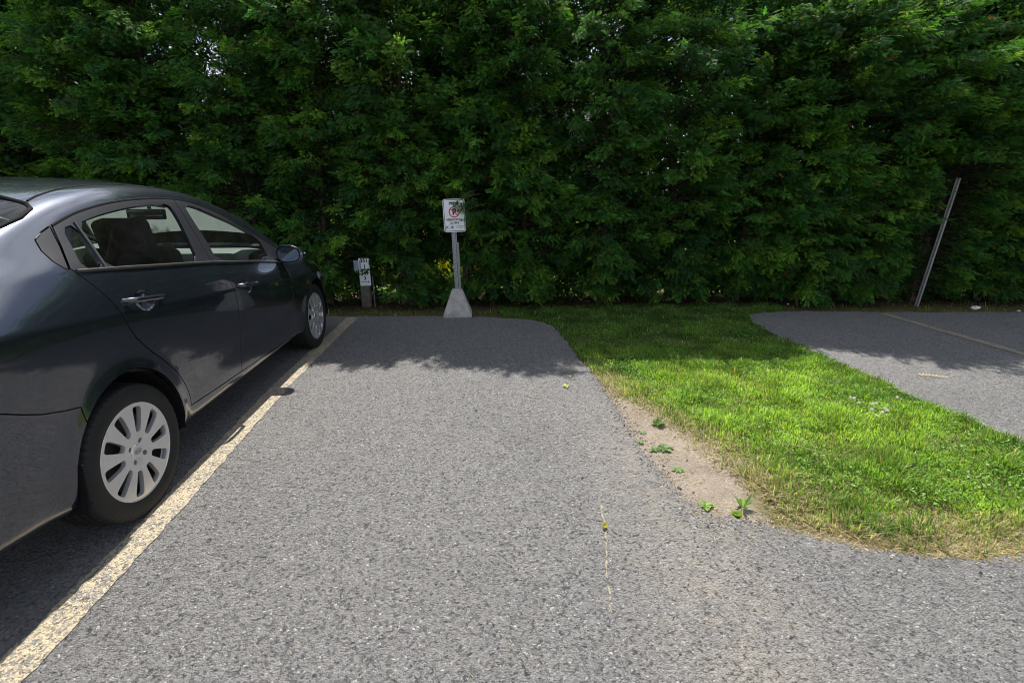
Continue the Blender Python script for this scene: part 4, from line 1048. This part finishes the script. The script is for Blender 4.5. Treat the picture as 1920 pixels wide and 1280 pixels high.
# straw and crumbs on the bare dirt and along the asphalt edges
def scatter(n, box_, ok, seed, L=(.006, .03), col=(.38, .31, .19)):
    global b0
    r = np.random.default_rng(seed); x = r.uniform(box_[0], box_[1], n); y = r.uniform(box_[2], box_[3], n); k = ok(x, y, r); x, y = x[k], y[k]; n = len(x)
    P = np.stack([x, y, np.full(n, -.012)+r.uniform(0, .012, n)], 1); soil = inpoly(np.stack([x, y], 1), np.vstack([EDGE, [(30, 20), (-30, 20)]])); P[~soil, 2] = .003
    a = r.uniform(0, math.pi, n); d = np.stack([np.cos(a), np.sin(a), r.normal(0, .08, n)], 1)*r.uniform(*L, n)[:, None]; s = np.stack([-np.sin(a), np.cos(a), 0*a], 1)*r.uniform(.0007, .0018, (n, 1))
    V = np.stack([P-s, P+s, P+d*.5+s+[0, 0, .002], P+d], 1).reshape(-1, 3); C = np.repeat(np.array(col)*r.uniform(.35, 1.35, (n, 1)), 4, 0); F = np.array([[0, 1, 2], [0, 2, 3]]); F = (F[None]+np.arange(n)[:, None, None]*4).reshape(-1, 3)
    Vs.append(V); Fs.append(F+b0); Cs.append(C); b0 += len(V)
scatter(9000, (.92, 1.6, 1.6, 3.7), lambda x, y, r: (x > .97) & (r.random(len(x)) < .25+.75*np.clip(1-(edge_left(y)-x)/.16, 0, 1)), 61)
scatter(9000, (1.2, 3.3, 1.36, 1.85), lambda x, y, r: (y < 1.50+.30*r.random(len(x))+.1*patch(x, y, 2.)) & (y > np.interp(x, [1.2, 1.39, 1.56, 1.83, 2.02, 2.3, 2.6, 2.95, 3.2], [1.74, 1.66, 1.56, 1.49, 1.455, 1.45, 1.47, 1.56, 1.75])-np.abs(r.normal(0, .022, len(x)))), 62, L=(.01, .045), col=(.42, .34, .22))
scatter(260, (-1.2, 1.2, 1.0, 5.6), lambda x, y, r: r.random(len(x)) < .9, 63, L=(.006, .022))
# pebbles and asphalt crumbs
def stones(n, box_, ok, seed):
    r = np.random.default_rng(seed); x = r.uniform(box_[0], box_[1], n); y = r.uniform(box_[2], box_[3], n); k = ok(x, y, r); x, y = x[k], y[k]; n = len(x)
    soil = inpoly(np.stack([x, y], 1), np.vstack([EDGE, [(30, 20), (-30, 20)]])); P = np.stack([x, y, np.where(soil, -.013, .001)], 1)
    o8 = np.array([[1, 0, 0], [0, 1, 0], [-1, 0, 0], [0, -1, 0], [0, 0, 1], [0, 0, -1.]]); s = (r.lognormal(-5.6, .45, n))[:, None, None]
    V = P[:, None]+s*(o8[None]*r.uniform(.6, 1.3, (n, 6, 1))*[1, 1, .7]+r.normal(0, .18, (n, 6, 3))); F = np.array([[0, 1, 4], [1, 2, 4], [2, 3, 4], [3, 0, 4], [1, 0, 5], [2, 1, 5], [3, 2, 5], [0, 3, 5]]); F = (F[None]+np.arange(n)[:, None, None]*6).reshape(-1, 3)
    C = np.repeat(np.where(r.random((n, 1)) < .6, [[.20, .18, .16]], [[.09, .09, .09]])*r.uniform(.6, 1.7, (n, 1)), 6, 0)
    return V.reshape(-1, 3), F, C
def near_edge(x, y, r, w_=.05):
    xe = np.interp(y, [1.8, 2.1, 2.45, 2.86, 3.32, 3.67, 4.1, 4.6, 5.3], [1.05, .972, .945, .95, .975, .957, .935, .905, .84]); return np.abs(x-xe) < np.abs(r.normal(0, w_, len(x)))
sv, sf, sc_ = zip(stones(2600, (.93, 1.45, 1.7, 3.6), lambda x, y, r: r.random(len(x)) < .8, 71), stones(9000, (.7, 1.2, 1.7, 5.3), lambda x, y, r: near_edge(x, y, r), 72), stones(2500, (1.0, 3.2, 1.3, 1.8), lambda x, y, r: r.random(len(x)) < .5*np.exp(-np.abs(y-1.47)/.06), 73), stones(900, (-1.3, 2.5, .9, 5.6), lambda x, y, r: r.random(len(x)) < .8, 74))
ofs = np.cumsum([0]+[len(v) for v in sv]); M_STONE, _n, _b = mat('loose_stone'); _a = _n.nodes.new('ShaderNodeAttribute'); _a.attribute_name = 'Col'; _n.links.new(_a.outputs[0], _b.inputs['Base Color']); _b.inputs['Roughness'].default_value = .9
tag(link('gravel', fast_mesh('gravel', np.vstack(sv), np.vstack([f+o_ for f, o_ in zip(sf, ofs)]), 3, cols=np.vstack(sc_)), M_STONE), 'loose grit and small stones along the crumbling asphalt edge', 'gravel', kind='stuff')
# low broad leaves (clover) through the lawn
r = np.random.default_rng(31); n = 15000; x = r.uniform(1.1, 3.3, n); y = r.uniform(1.7, 5.2, n); k = in_grass(x, y, r) & (patch(x, y, 2.3, 1.) > .42) & (dryness(x, y) < .35); x, y = x[k], y[k]; n = len(x)
P = np.stack([x, y, r.uniform(.018, .052, n)], 1); a = r.uniform(0, 2*math.pi, (n, 1)); u = norm(np.concatenate([np.cos(a), np.sin(a), r.normal(.15, .25, (n, 1))], 1)); v = norm(np.cross(u, norm(r.normal(0, .35, (n, 3))+[0, 0, 1.]))); s = r.uniform(.006, .013, (n, 1))
V = np.stack([P-u*s*.2, P+u*s*.5+v*s*.6, P+u*s*1.15, P+u*s*.5-v*s*.6], 1).reshape(-1, 3); C = np.repeat(np.array([.12, .27, .035])*r.uniform(.7, 1.35, (n, 1)), 4, 0)
F = np.array([[0, 1, 2], [0, 2, 3]]); F = (F[None]+np.arange(n)[:, None, None]*4).reshape(-1, 3)
Vs.append(V); Fs.append(F+b0); Cs.append(C); b0 += len(V)
tag(link('grass', fast_mesh('grass', np.vstack(Vs), np.vstack(Fs), 3, cols=np.vstack(Cs)), M_GRASS), 'bright green lawn grass with dry straw edges between the two parking bays', 'grass', kind='stuff')
# ---- small countable plants
def leaf_plant(name, loc, nleaf, ll, lw, col, label, cat, seed, up=.25, group=None, curl=.3):
    r = np.random.default_rng(seed); V, F, C = [], [], []
    for k in range(nleaf):
        a = 2.4*k+r.uniform(-.3, .3); L = ll*.52*r.uniform(.65, 1.15); e = up*r.uniform(.5, 1.6); d = np.array([math.cos(a), math.sin(a), 0]); s = np.array([-d[1], d[0], 0]); m = 6
        c = np.array(col)*r.uniform(.75, 1.3)
        for i in range(m+1):
            t = i/m; w_ = lw*(math.sin(math.pi*min(1, t*.92+.06))**.8)*(.35+.65*t if t < .4 else 1)*(.85+.3*r.random()); p = d*L*(.08+t)+np.array([0, 0, L*(e*t-curl*t*t)+.004]); ridge = np.array([0, 0, -w_*.25])
            V += [p-s*w_-ridge, p+ridge*0, p+s*w_-ridge]; C += [c*.95, c*1.15, c*.95]
            if i: b = len(V)-6; F += [(b, b+1, b+4, b+3), (b+1, b+2, b+5, b+4)]
    o = link(name, fast_mesh(name, np.array(V), np.array(F), 4, cols=np.array(C), smooth=True), M_GRASS, loc=loc)
    return tag(o, label, cat, group)
W = (.10, .17, .05)
leaf_plant('weed', (1.165, 2.73, -.012), 11, .085, .016, W, 'leafy green weed at the top end of the bare dirt strip', 'weed', 1, .7)
leaf_plant('weed', (1.095, 2.435, -.012), 16, .095, .017, W, 'largest flat leafy weed in the middle of the bare dirt strip', 'weed', 2, .35)
leaf_plant('weed', (1.03, 2.43, -.012), 8, .06, .012, W, 'small leafy weed touching the left side of the largest weed on the dirt', 'weed', 6, .3)
leaf_plant('weed', (1.08, 2.21, -.012), 9, .075, .010, (.15, .23, .08), 'pale flat weed with narrow leaves below the largest weed on the dirt', 'weed', 3, .2)
leaf_plant('weed', (.972, 2.52, -.010), 7, .055, .009, (.13, .20, .08), 'little weed on the asphalt side of the dirt strip', 'weed', 4, .25)
leaf_plant('weed', (1.03, 2.64, -.012), 6, .05, .008, (.13, .20, .09), 'faint sparse weed just below the top leafy weed on the dirt', 'weed', 14, .25)
leaf_plant('weed', (1.08, 1.885, -.010), 8, .07, .013, (.16, .26, .06), 'leafy weed at the bottom left of the dirt by the asphalt', 'weed', 5, .5)
leaf_plant('weed', (1.185, 1.80, -.014), 70, .040, .006, (.23, .33, .05), 'bright yellow green mossy clump at the bottom of the dirt', 'weed', 7, 1.1)
leaf_plant('weed', (1.25, 1.86, -.014), 12, .085, .008, (.12, .20, .06), 'thin upright weed beside the yellow green mossy clump', 'weed', 8, 1.5)
leaf_plant('grass_tuft', (.552, 1.755, 0), 60, .028, .0014, (.36, .34, .06), 'small yellowish grass tuft growing from the crack in the asphalt', 'grass tuft', 9, 1.4)
leaf_plant('fallen_leaf', (.69, 3.40, .004), 5, .06, .014, (.38, .40, .08), 'yellow green fallen leaf on the asphalt near the lawn edge', 'leaf', 10, .3)
leaf_plant('fallen_leaf', (.75, 3.62, .004), 3, .05, .012, (.16, .24, .06), 'small green fallen sprig on the shaded asphalt near the lawn edge', 'leaf', 12, .3)
# dry compound leaf on the right bay
V, F, C = [], [], []
for k in range(9):
    for sg_ in (1, -1):
        p = np.array([.022*k-.1, 0, .006]); d = np.array([.5, sg_, .15*(k % 2)]); d = d/np.linalg.norm(d)*.035*(1-.05*k); q = np.array([-d[1], d[0], 0])*.22; b = len(V); V += [p, p+d*.5+q, p+d, p+d*.5-q]; F.append((b, b+1, b+2, b+3))
b = len(V); V += [(-.12, -.0015, .005), (.10, -.0015, .006), (.10, .0015, .006), (-.12, .0015, .005)]; F.append((b, b+1, b+2, b+3))
tag(link('fallen_leaf', fast_mesh('fallen_leaf', np.array(V), np.array(F), 4, cols=np.tile([.55, .47, .30], (len(V), 1))), M_GRASS, loc=(3.73, 3.38, .003), rot=(0, 0, R(-25))), 'dry pale feathery leaf lying on the right hand bay', 'leaf')
# white clover flowers
M_PETAL = simple('clover_petal', (.70, .66, .62), .8, var=.2, vscale=300); M_STEM = simple('clover_stem', (.12, .22, .04), .7)
def flower(x, y, h, s, label):
    t = empty('clover_flower', (x, y, -.01)); tag(t, label, 'flower', 'white clover flowers in the lawn')
    bm = bmesh.new(); r = random.Random(int(x*1000)); tube_bm(bm, [(0, 0, 0), (.004, .003, h*.6), (.005, .002, h)], .0009, 5); from_bm('stem', bm, M_STEM, t)
    bm = bmesh.new()
    for k in range(46):
        z = 1-2*(k+.5)/46*.85; a = 2.4*k; q = math.sqrt(max(0, 1-z*z)); d = Vector((q*math.cos(a), q*math.sin(a), z))
        M_ = Matrix.Translation(Vector((.005, .002, h))+d*s*.72) @ d.to_track_quat('Z', 'Y').to_matrix().to_4x4()
        bmesh.ops.create_cone(bm, segments=5, radius1=s*.18, radius2=s*.05, depth=s*.62, matrix=M_)
    from_bm('flower_head', bm, M_PETAL, t)
FL = [((2.601, 2.897), 'uppermost white clover flower of the left pair in the lawn'), ((2.589, 2.852), 'lower white clover flower of the left pair in the lawn'), ((2.545, 2.758), 'single white clover flower midway between the left pair and the cluster'),
      ((2.667, 2.778), 'white clover flower at the top of the cluster in the lawn'), ((2.675, 2.762), 'white clover flower touching the top one of the cluster'), ((2.545, 2.649), 'leftmost white clover flower of the lower cluster in the lawn'), ((2.549, 2.609), 'lowest white clover flower of the cluster in the lawn'),
      ((2.60, 2.625), 'white clover flower second from the bottom of the cluster'), ((2.641, 2.658), 'white clover flower in the middle right of the cluster'), ((2.679, 2.675), 'rightmost white clover flower of the cluster in the lawn'), ((2.901, 2.845), 'lone white clover flower near the right bay edge')]
for i, ((x, y), lb) in enumerate(FL): flower(x, y, .075+.012*(i % 3), .0095+.0012*(i % 2), lb)
# ============================================================ SIGNS, POSTS, LITTER
M_GALV = simple('galvanised_steel', (.30, .31, .32), .50, metal=.6, var=.18, vscale=35)
M_CONC = simple('cast_concrete', (.36, .345, .32), .9, var=.22, vscale=14, bump=.35)
M_SIGNW = simple('sign_white', (.74, .75, .77), .4, var=.03); M_INK = simple('sign_black', (.012, .012, .016), .5); M_RED = simple('sign_red', (.50, .02, .045), .45)
M_WOOD = simple('weathered_wood', (.12, .105, .09), .95, var=.4, vscale=18, bump=.5)
def text_mesh(body_, size, loc, m, parent, name='lettering', align='CENTER', sx=1.0, bold=.0):
    cu = bpy.data.curves.new(name, 'FONT'); cu.body = body_; cu.size = size; cu.align_x = align; cu.align_y = 'CENTER'; cu.extrude = .0006; cu.offset = bold
    t = bpy.data.objects.new(name, cu); COL.objects.link(t); bpy.context.view_layer.update()
    me = bpy.data.meshes.new_from_object(t.evaluated_get(bpy.context.evaluated_depsgraph_get())); bpy.data.objects.remove(t)
    me.transform(Matrix.Diagonal((sx, 1, 1, 1))); o = link(name, me, m, parent, loc=loc, rot=(R(90), 0, 0)); return o
def plate(name, w_, h_, t_, rad, m, parent, loc=(0, 0, 0), holes=()):
    """rounded rectangle in XZ, front towards -Y"""
    bm = bmesh.new(); L = []
    for cx_, cz_, a0 in ((w_/2-rad, h_/2-rad, 0), (-w_/2+rad, h_/2-rad, 90), (-w_/2+rad, -h_/2+rad, 180), (w_/2-rad, -h_/2+rad, 270)):
        for k in range(7): a = R(a0+15*k); L.append((cx_+rad*math.cos(a), cz_+rad*math.sin(a)))
    f = [bm.verts.new((x, -t_/2, z)) for x, z in L]; b = [bm.verts.new((x, t_/2, z)) for x, z in L]
    bm.faces.new(f); bm.faces.new(b[::-1])
    for i in range(len(L)): j = (i+1) % len(L); bm.faces.new((f[i], b[i], b[j], f[j]))
    bmesh.ops.recalc_face_normals(bm, faces=bm.faces)
    return from_bm(name, bm, m, parent, smooth=False, loc=loc)
def ring_rect(name, w_, h_, th, rad, m, parent, y):
    bm = bmesh.new(); rr = []
    for o_ in (0, th):
        L = []; ww, hh, ra = w_-2*o_, h_-2*o_, rad-o_
        for cx_, cz_, a0 in ((ww/2-ra, hh/2-ra, 0), (-ww/2+ra, hh/2-ra, 90), (-ww/2+ra, -hh/2+ra, 180), (ww/2-ra, -hh/2+ra, 270)):
            for k in range(7): a = R(a0+15*k); L.append(bm.verts.new((cx_+ra*math.cos(a), y, cz_+ra*math.sin(a))))
        rr.append(L)
    for i in range(len(rr[0])): j = (i+1) % len(rr[0]); bm.faces.new((rr[0][i], rr[0][j], rr[1][j], rr[1][i]))
    return from_bm(name, bm, m, parent, smooth=False)
def uchannel(name, h_, m, parent, w_=.075, d_=.036, hole=True, step=.025, t_=.003):
    """hat shaped post: web at the front with flanges behind; punched holes down the web"""
    bm = bmesh.new(); prof = [(-w_/2, d_), (-w_/2+.014, d_), (-w_*.22, .0), (w_*.22, .0), (w_/2-.014, d_), (w_/2, d_)]
    inn = [(x*(1 if abs(x) > w_*.3 else .86), y+t_) for x, y in prof][::-1]
    zs = [0.]
    full = prof+inn; lo = [bm.verts.new((x, y, 0)) for x, y in full]; hi = [bm.verts.new((x, y, h_)) for x, y in full]; n = len(full)
    for i in range(n): j = (i+1) % n; bm.faces.new((lo[i], lo[j], hi[j], hi[i]))
    bm.faces.new(lo[::-1]); bm.faces.new(hi); bmesh.ops.recalc_face_normals(bm, faces=bm.faces)
    o = from_bm(name, bm, m, parent, smooth=False)
    if hole:
        bm = bmesh.new(); z = .06
        while z < h_-.02:
            bmesh.ops.create_cone(bm, cap_ends=True, segments=8, radius1=.0048, radius2=.0048, depth=.002, matrix=Matrix.Translation((0, -.0006, z)) @ Matrix.Rotation(math.pi/2, 4, 'X')); z += .0508
        h = from_bm('bolt_holes', bm, M_INK, o, smooth=False); h['kind'] = 'stuff'
    return o
# --- tow-away sign on its concrete foot
sg_ = empty('parking_sign', (-.214, 5.80, 0)); tag(sg_, 'white no parking sign on a steel post set in a concrete foot', 'sign')
bm = bmesh.new(); b_ = [(-.172, -.15), (.172, -.15), (.172, .15), (-.172, .15)]; rings = []
for z, k in ((.0, 1.0), (.03, 1.0), (.32, .385), (.332, .36)): rings.append([bm.verts.new((x*k, y*k, z)) for x, y in b_])
for a, b in zip(rings, rings[1:]):
    for k in range(4): bm.faces.new((a[k], a[(k+1) % 4], b[(k+1) % 4], b[k]))
bm.faces.new(rings[-1]); bm.faces.new(rings[0][::-1]); bmesh.ops.bevel(bm, geom=list(bm.edges), offset=.008, segments=2, affect='EDGES')
bmesh.ops.subdivide_edges(bm, edges=list(bm.edges), cuts=3, use_grid_fill=True)
rr = random.Random(3)
for v in bm.verts: v.co += Vector((rr.uniform(-1, 1), rr.uniform(-1, 1), rr.uniform(-1, 1)*.5))*.0012
from_bm('concrete_foot', bm, M_CONC, sg_, angle=40)
post = uchannel('post', 1.02, M_GALV, sg_, w_=.060, d_=.03); post.location = (.003, -.01, .325); post.rotation_euler = (0, R(-1.6), 0)
post2 = uchannel('post', .56, M_GALV, sg_, w_=.036, d_=.03, hole=False); post2.location = (.030, .012, .325); post2.rotation_euler = (0, R(-1.2), 0)
pan = plate('sign_panel', .252, .372, .003, .028, M_SIGNW, sg_, loc=(-.004, -.022, 1.197)); pan.rotation_euler = (0, R(-1.8), 0)
ring_rect('sign_border', .236, .356, .0060, .023, M_INK, pan, -.0022)
yT = -.0022
text_mesh('PRIVÉ', .044, (0, yT, .136), M_INK, pan, bold=.0022)
text_mesh('RÉSERVÉ POUR', .031, (0, yT, -.047), M_INK, pan, sx=.90, bold=.0010)
text_mesh('LE 349-3', .031, (0, yT, -.083), M_INK, pan, sx=.92, bold=.0010)
text_mesh('REMORQUAGE', .0135, (.056, yT, -.121), M_INK, pan, sx=.98); text_mesh('À VOS FRAIS', .0135, (.056, yT, -.137), M_INK, pan, sx=.98)
text_mesh('P', .095, (.003, yT, .040), M_INK, pan, name='parking_letter', bold=.004)
bm = bmesh.new(); n = 48; ri = []
for rad in (.0625, .0505): ri.append([bm.verts.new((rad*math.cos(2*math.pi*k/n), -.0034, .040+rad*math.sin(2*math.pi*k/n))) for k in range(n)])
for k in range(n): bm.faces.new((ri[0][k], ri[0][(k+1) % n], ri[1][(k+1) % n], ri[1][k]))
d = Vector((math.cos(R(-40)), 0, math.sin(R(-40)))); q = Vector((-d.z, 0, d.x)); c = Vector((0, -.0036, .040))
bm.faces.new([bm.verts.new(c+d*a*.056+q*b*.0055) for a, b in ((-1, -1), (1, -1), (1, 1), (-1, 1))])
from_bm('prohibition_ring', bm, M_RED, pan, smooth=False)
# towing pictogram: frame with a tow truck pulling a car
bm = bmesh.new()
def fl(pts, y=-.0026): bm.faces.new([bm.verts.new((x, y, z)) for x, z in pts])
for x0, x1, z0, z1 in ((-.108, -.016, -.107, -.1055), (-.108, -.016, -.1495, -.148), (-.108, -.1065, -.148, -.107), (-.0175, -.016, -.148, -.107)): fl([(x0, z0), (x1, z0), (x1, z1), (x0, z1)])
fl([(-.103, -.134), (-.078, -.134), (-.078, -.127), (-.084, -.1265), (-.088, -.119), (-.097, -.119), (-.101, -.127), (-.103, -.128)])
fl([(-.048, -.136), (-.020, -.136), (-.020, -.128), (-.025, -.127), (-.028, -.117), (-.038, -.117), (-.038, -.128), (-.048, -.128)])
fl([(-.046, -.128), (-.064, -.118), (-.064, -.1165), (-.042, -.126)]); fl([(-.064, -.118), (-.0655, -.118), (-.072, -.130), (-.070, -.130)])
for cx_ in (-.098, -.083, -.043, -.026): fl([(cx_+.0042*math.cos(a), -.136+.0042*math.sin(a)) for a in [2*math.pi*k/12 for k in range(12)]], -.0029)
from_bm('tow_truck_pictogram', bm, M_INK, pan, smooth=False)
# --- wooden post with number boards
wp = empty('number_post', (-1.452, 6.46, -.02)); tag(wp, 'short weathered wooden post with white number boards under the hedge', 'post')
bm = bmesh.new(); bm_box(bm, (.125, .105, .50), (0, 0, .25), (0, 0, R(3)), .012, 2); bmesh.ops.subdivide_edges(bm, edges=list(bm.edges), cuts=4, use_grid_fill=True)
for v in bm.verts: v.co += Vector((rr.uniform(-1, 1), rr.uniform(-1, 1), 0))*.003
from_bm('wooden_post', bm, M_WOOD, wp, angle=50)
p1 = plate('number_board', .138, .150, .003, .010, M_SIGNW, wp, loc=(.018, -.066, .587)); p1.rotation_euler = (0, R(1), 0)
p2 = plate('number_board', .140, .200, .003, .010, M_SIGNW, wp, loc=(.018, -.066, .402)); p2.rotation_euler = (0, R(-1), 0)
text_mesh('351', .068, (0, -.0022, .044), M_INK, p1, bold=.0022); text_mesh('1', .068, (.004, -.0022, -.032), M_INK, p1, bold=.0022)
text_mesh('349', .064, (0, -.0022, .062), M_INK, p2, bold=.0022); text_mesh('3', .060, (0, -.0022, -.004), M_INK, p2, bold=.0022)
bm = bmesh.new()
bm.faces.new([bm.verts.new((x, -.0022, z)) for x, z in ((-.055, -.0495), (.034, -.0495), (.034, -.0445), (-.055, -.0445))]); bm.faces.new([bm.verts.new((x, -.0024, z)) for x, z in ((.034, -.057), (.058, -.047), (.034, -.037))])
from_bm('arrow', bm, M_INK, p2, smooth=False)
for z in (-.085,):
    bm = bmesh.new(); bmesh.ops.create_cone(bm, cap_ends=True, segments=10, radius1=.005, radius2=.004, depth=.004, matrix=Matrix.Translation((.003, -.003, z)) @ Matrix.Rotation(math.pi/2, 4, 'X')); from_bm('screw', bm, M_GALV, p2, smooth=False)
p3 = plate('side_board', .10, .15, .003, .008, simple('faded_board', (.30, .33, .40), .6, var=.15), wp, loc=(-.070, -.058, .56)); p3.rotation_euler = (0, 0, R(-16))
st = tube('metal_stake', [(-1.345, 6.44, -.03), (-1.350, 6.45, .40)], .009, simple('dull_steel', (.20, .21, .23), .6, metal=.4, var=.3), None, 8); tag(st, 'thin grey metal stake standing just right of the wooden number post', 'stake')
# --- leaning post on the right
lp = empty('leaning_post', (5.955, 5.87, -.03)); tag(lp, 'bare galvanised sign post leaning right at the edge of the right bay', 'post')
q = uchannel('post', 1.66, M_GALV, lp, w_=.052, d_=.026, hole=False); q.rotation_euler = (R(2), R(2.9), 0)
# --- litter
def litter(loc, s, label, seed, name='crumpled_tissue', cat='litter'):
    bm = bmesh.new(); bmesh.ops.create_icosphere(bm, subdivisions=3, radius=1); r_ = random.Random(seed)
    k = [Vector((r_.gauss(0, 1), r_.gauss(0, 1), r_.gauss(0, 1))).normalized() for _ in range(16)]
    for v in bm.verts:
        d = v.co.normalized(); f = .75+.35*sum(abs(d.dot(q_)) < .12 for q_ in k)*.18-.12*sum(d.dot(q_) > .86 for q_ in k)
        v.co = Vector((d.x*s*f*1.4, d.y*s*f, max(0, d.z*s*f*.75+s*.45)))
    o = from_bm(name, bm, simple('white_tissue', (.72, .74, .76), .9, var=.05), None, smooth=False); o.location = loc; return tag(o, label, cat)
litter((6.57, 5.66, -.012), .042, 'crumpled white tissue on the grass right of the leaning post', 4)
litter((7.0, 5.50, -.012), .018, 'tiny scrap of white paper at the far right grass edge', 6, 'paper_scrap')
litter((4.27, 6.1, -.005), .014, 'tiny white scrap in the shaded grass above the right bay corner', 8, 'paper_scrap')
# loose twigs
def twig(pts, label, rad=.0022):
    o = tube('twig', pts, [rad]*(len(pts)-1)+[rad*.4], M_BARKL, None, 5); tag(o, label, 'twig')
M_BARKL = simple('dry_twig', (.36, .27, .17), .9, var=.3)
twig([(1.72, 2.32, .06), (1.80, 2.26, .07), (1.90, 2.20, .055), (1.98, 2.16, .06)], 'thin dry twig lying on the lawn in the middle')
twig([(.35, 3.25, .003), (.40, 3.20, .006), (.46, 3.19, .003)], 'tiny dry twig on the sunlit asphalt')
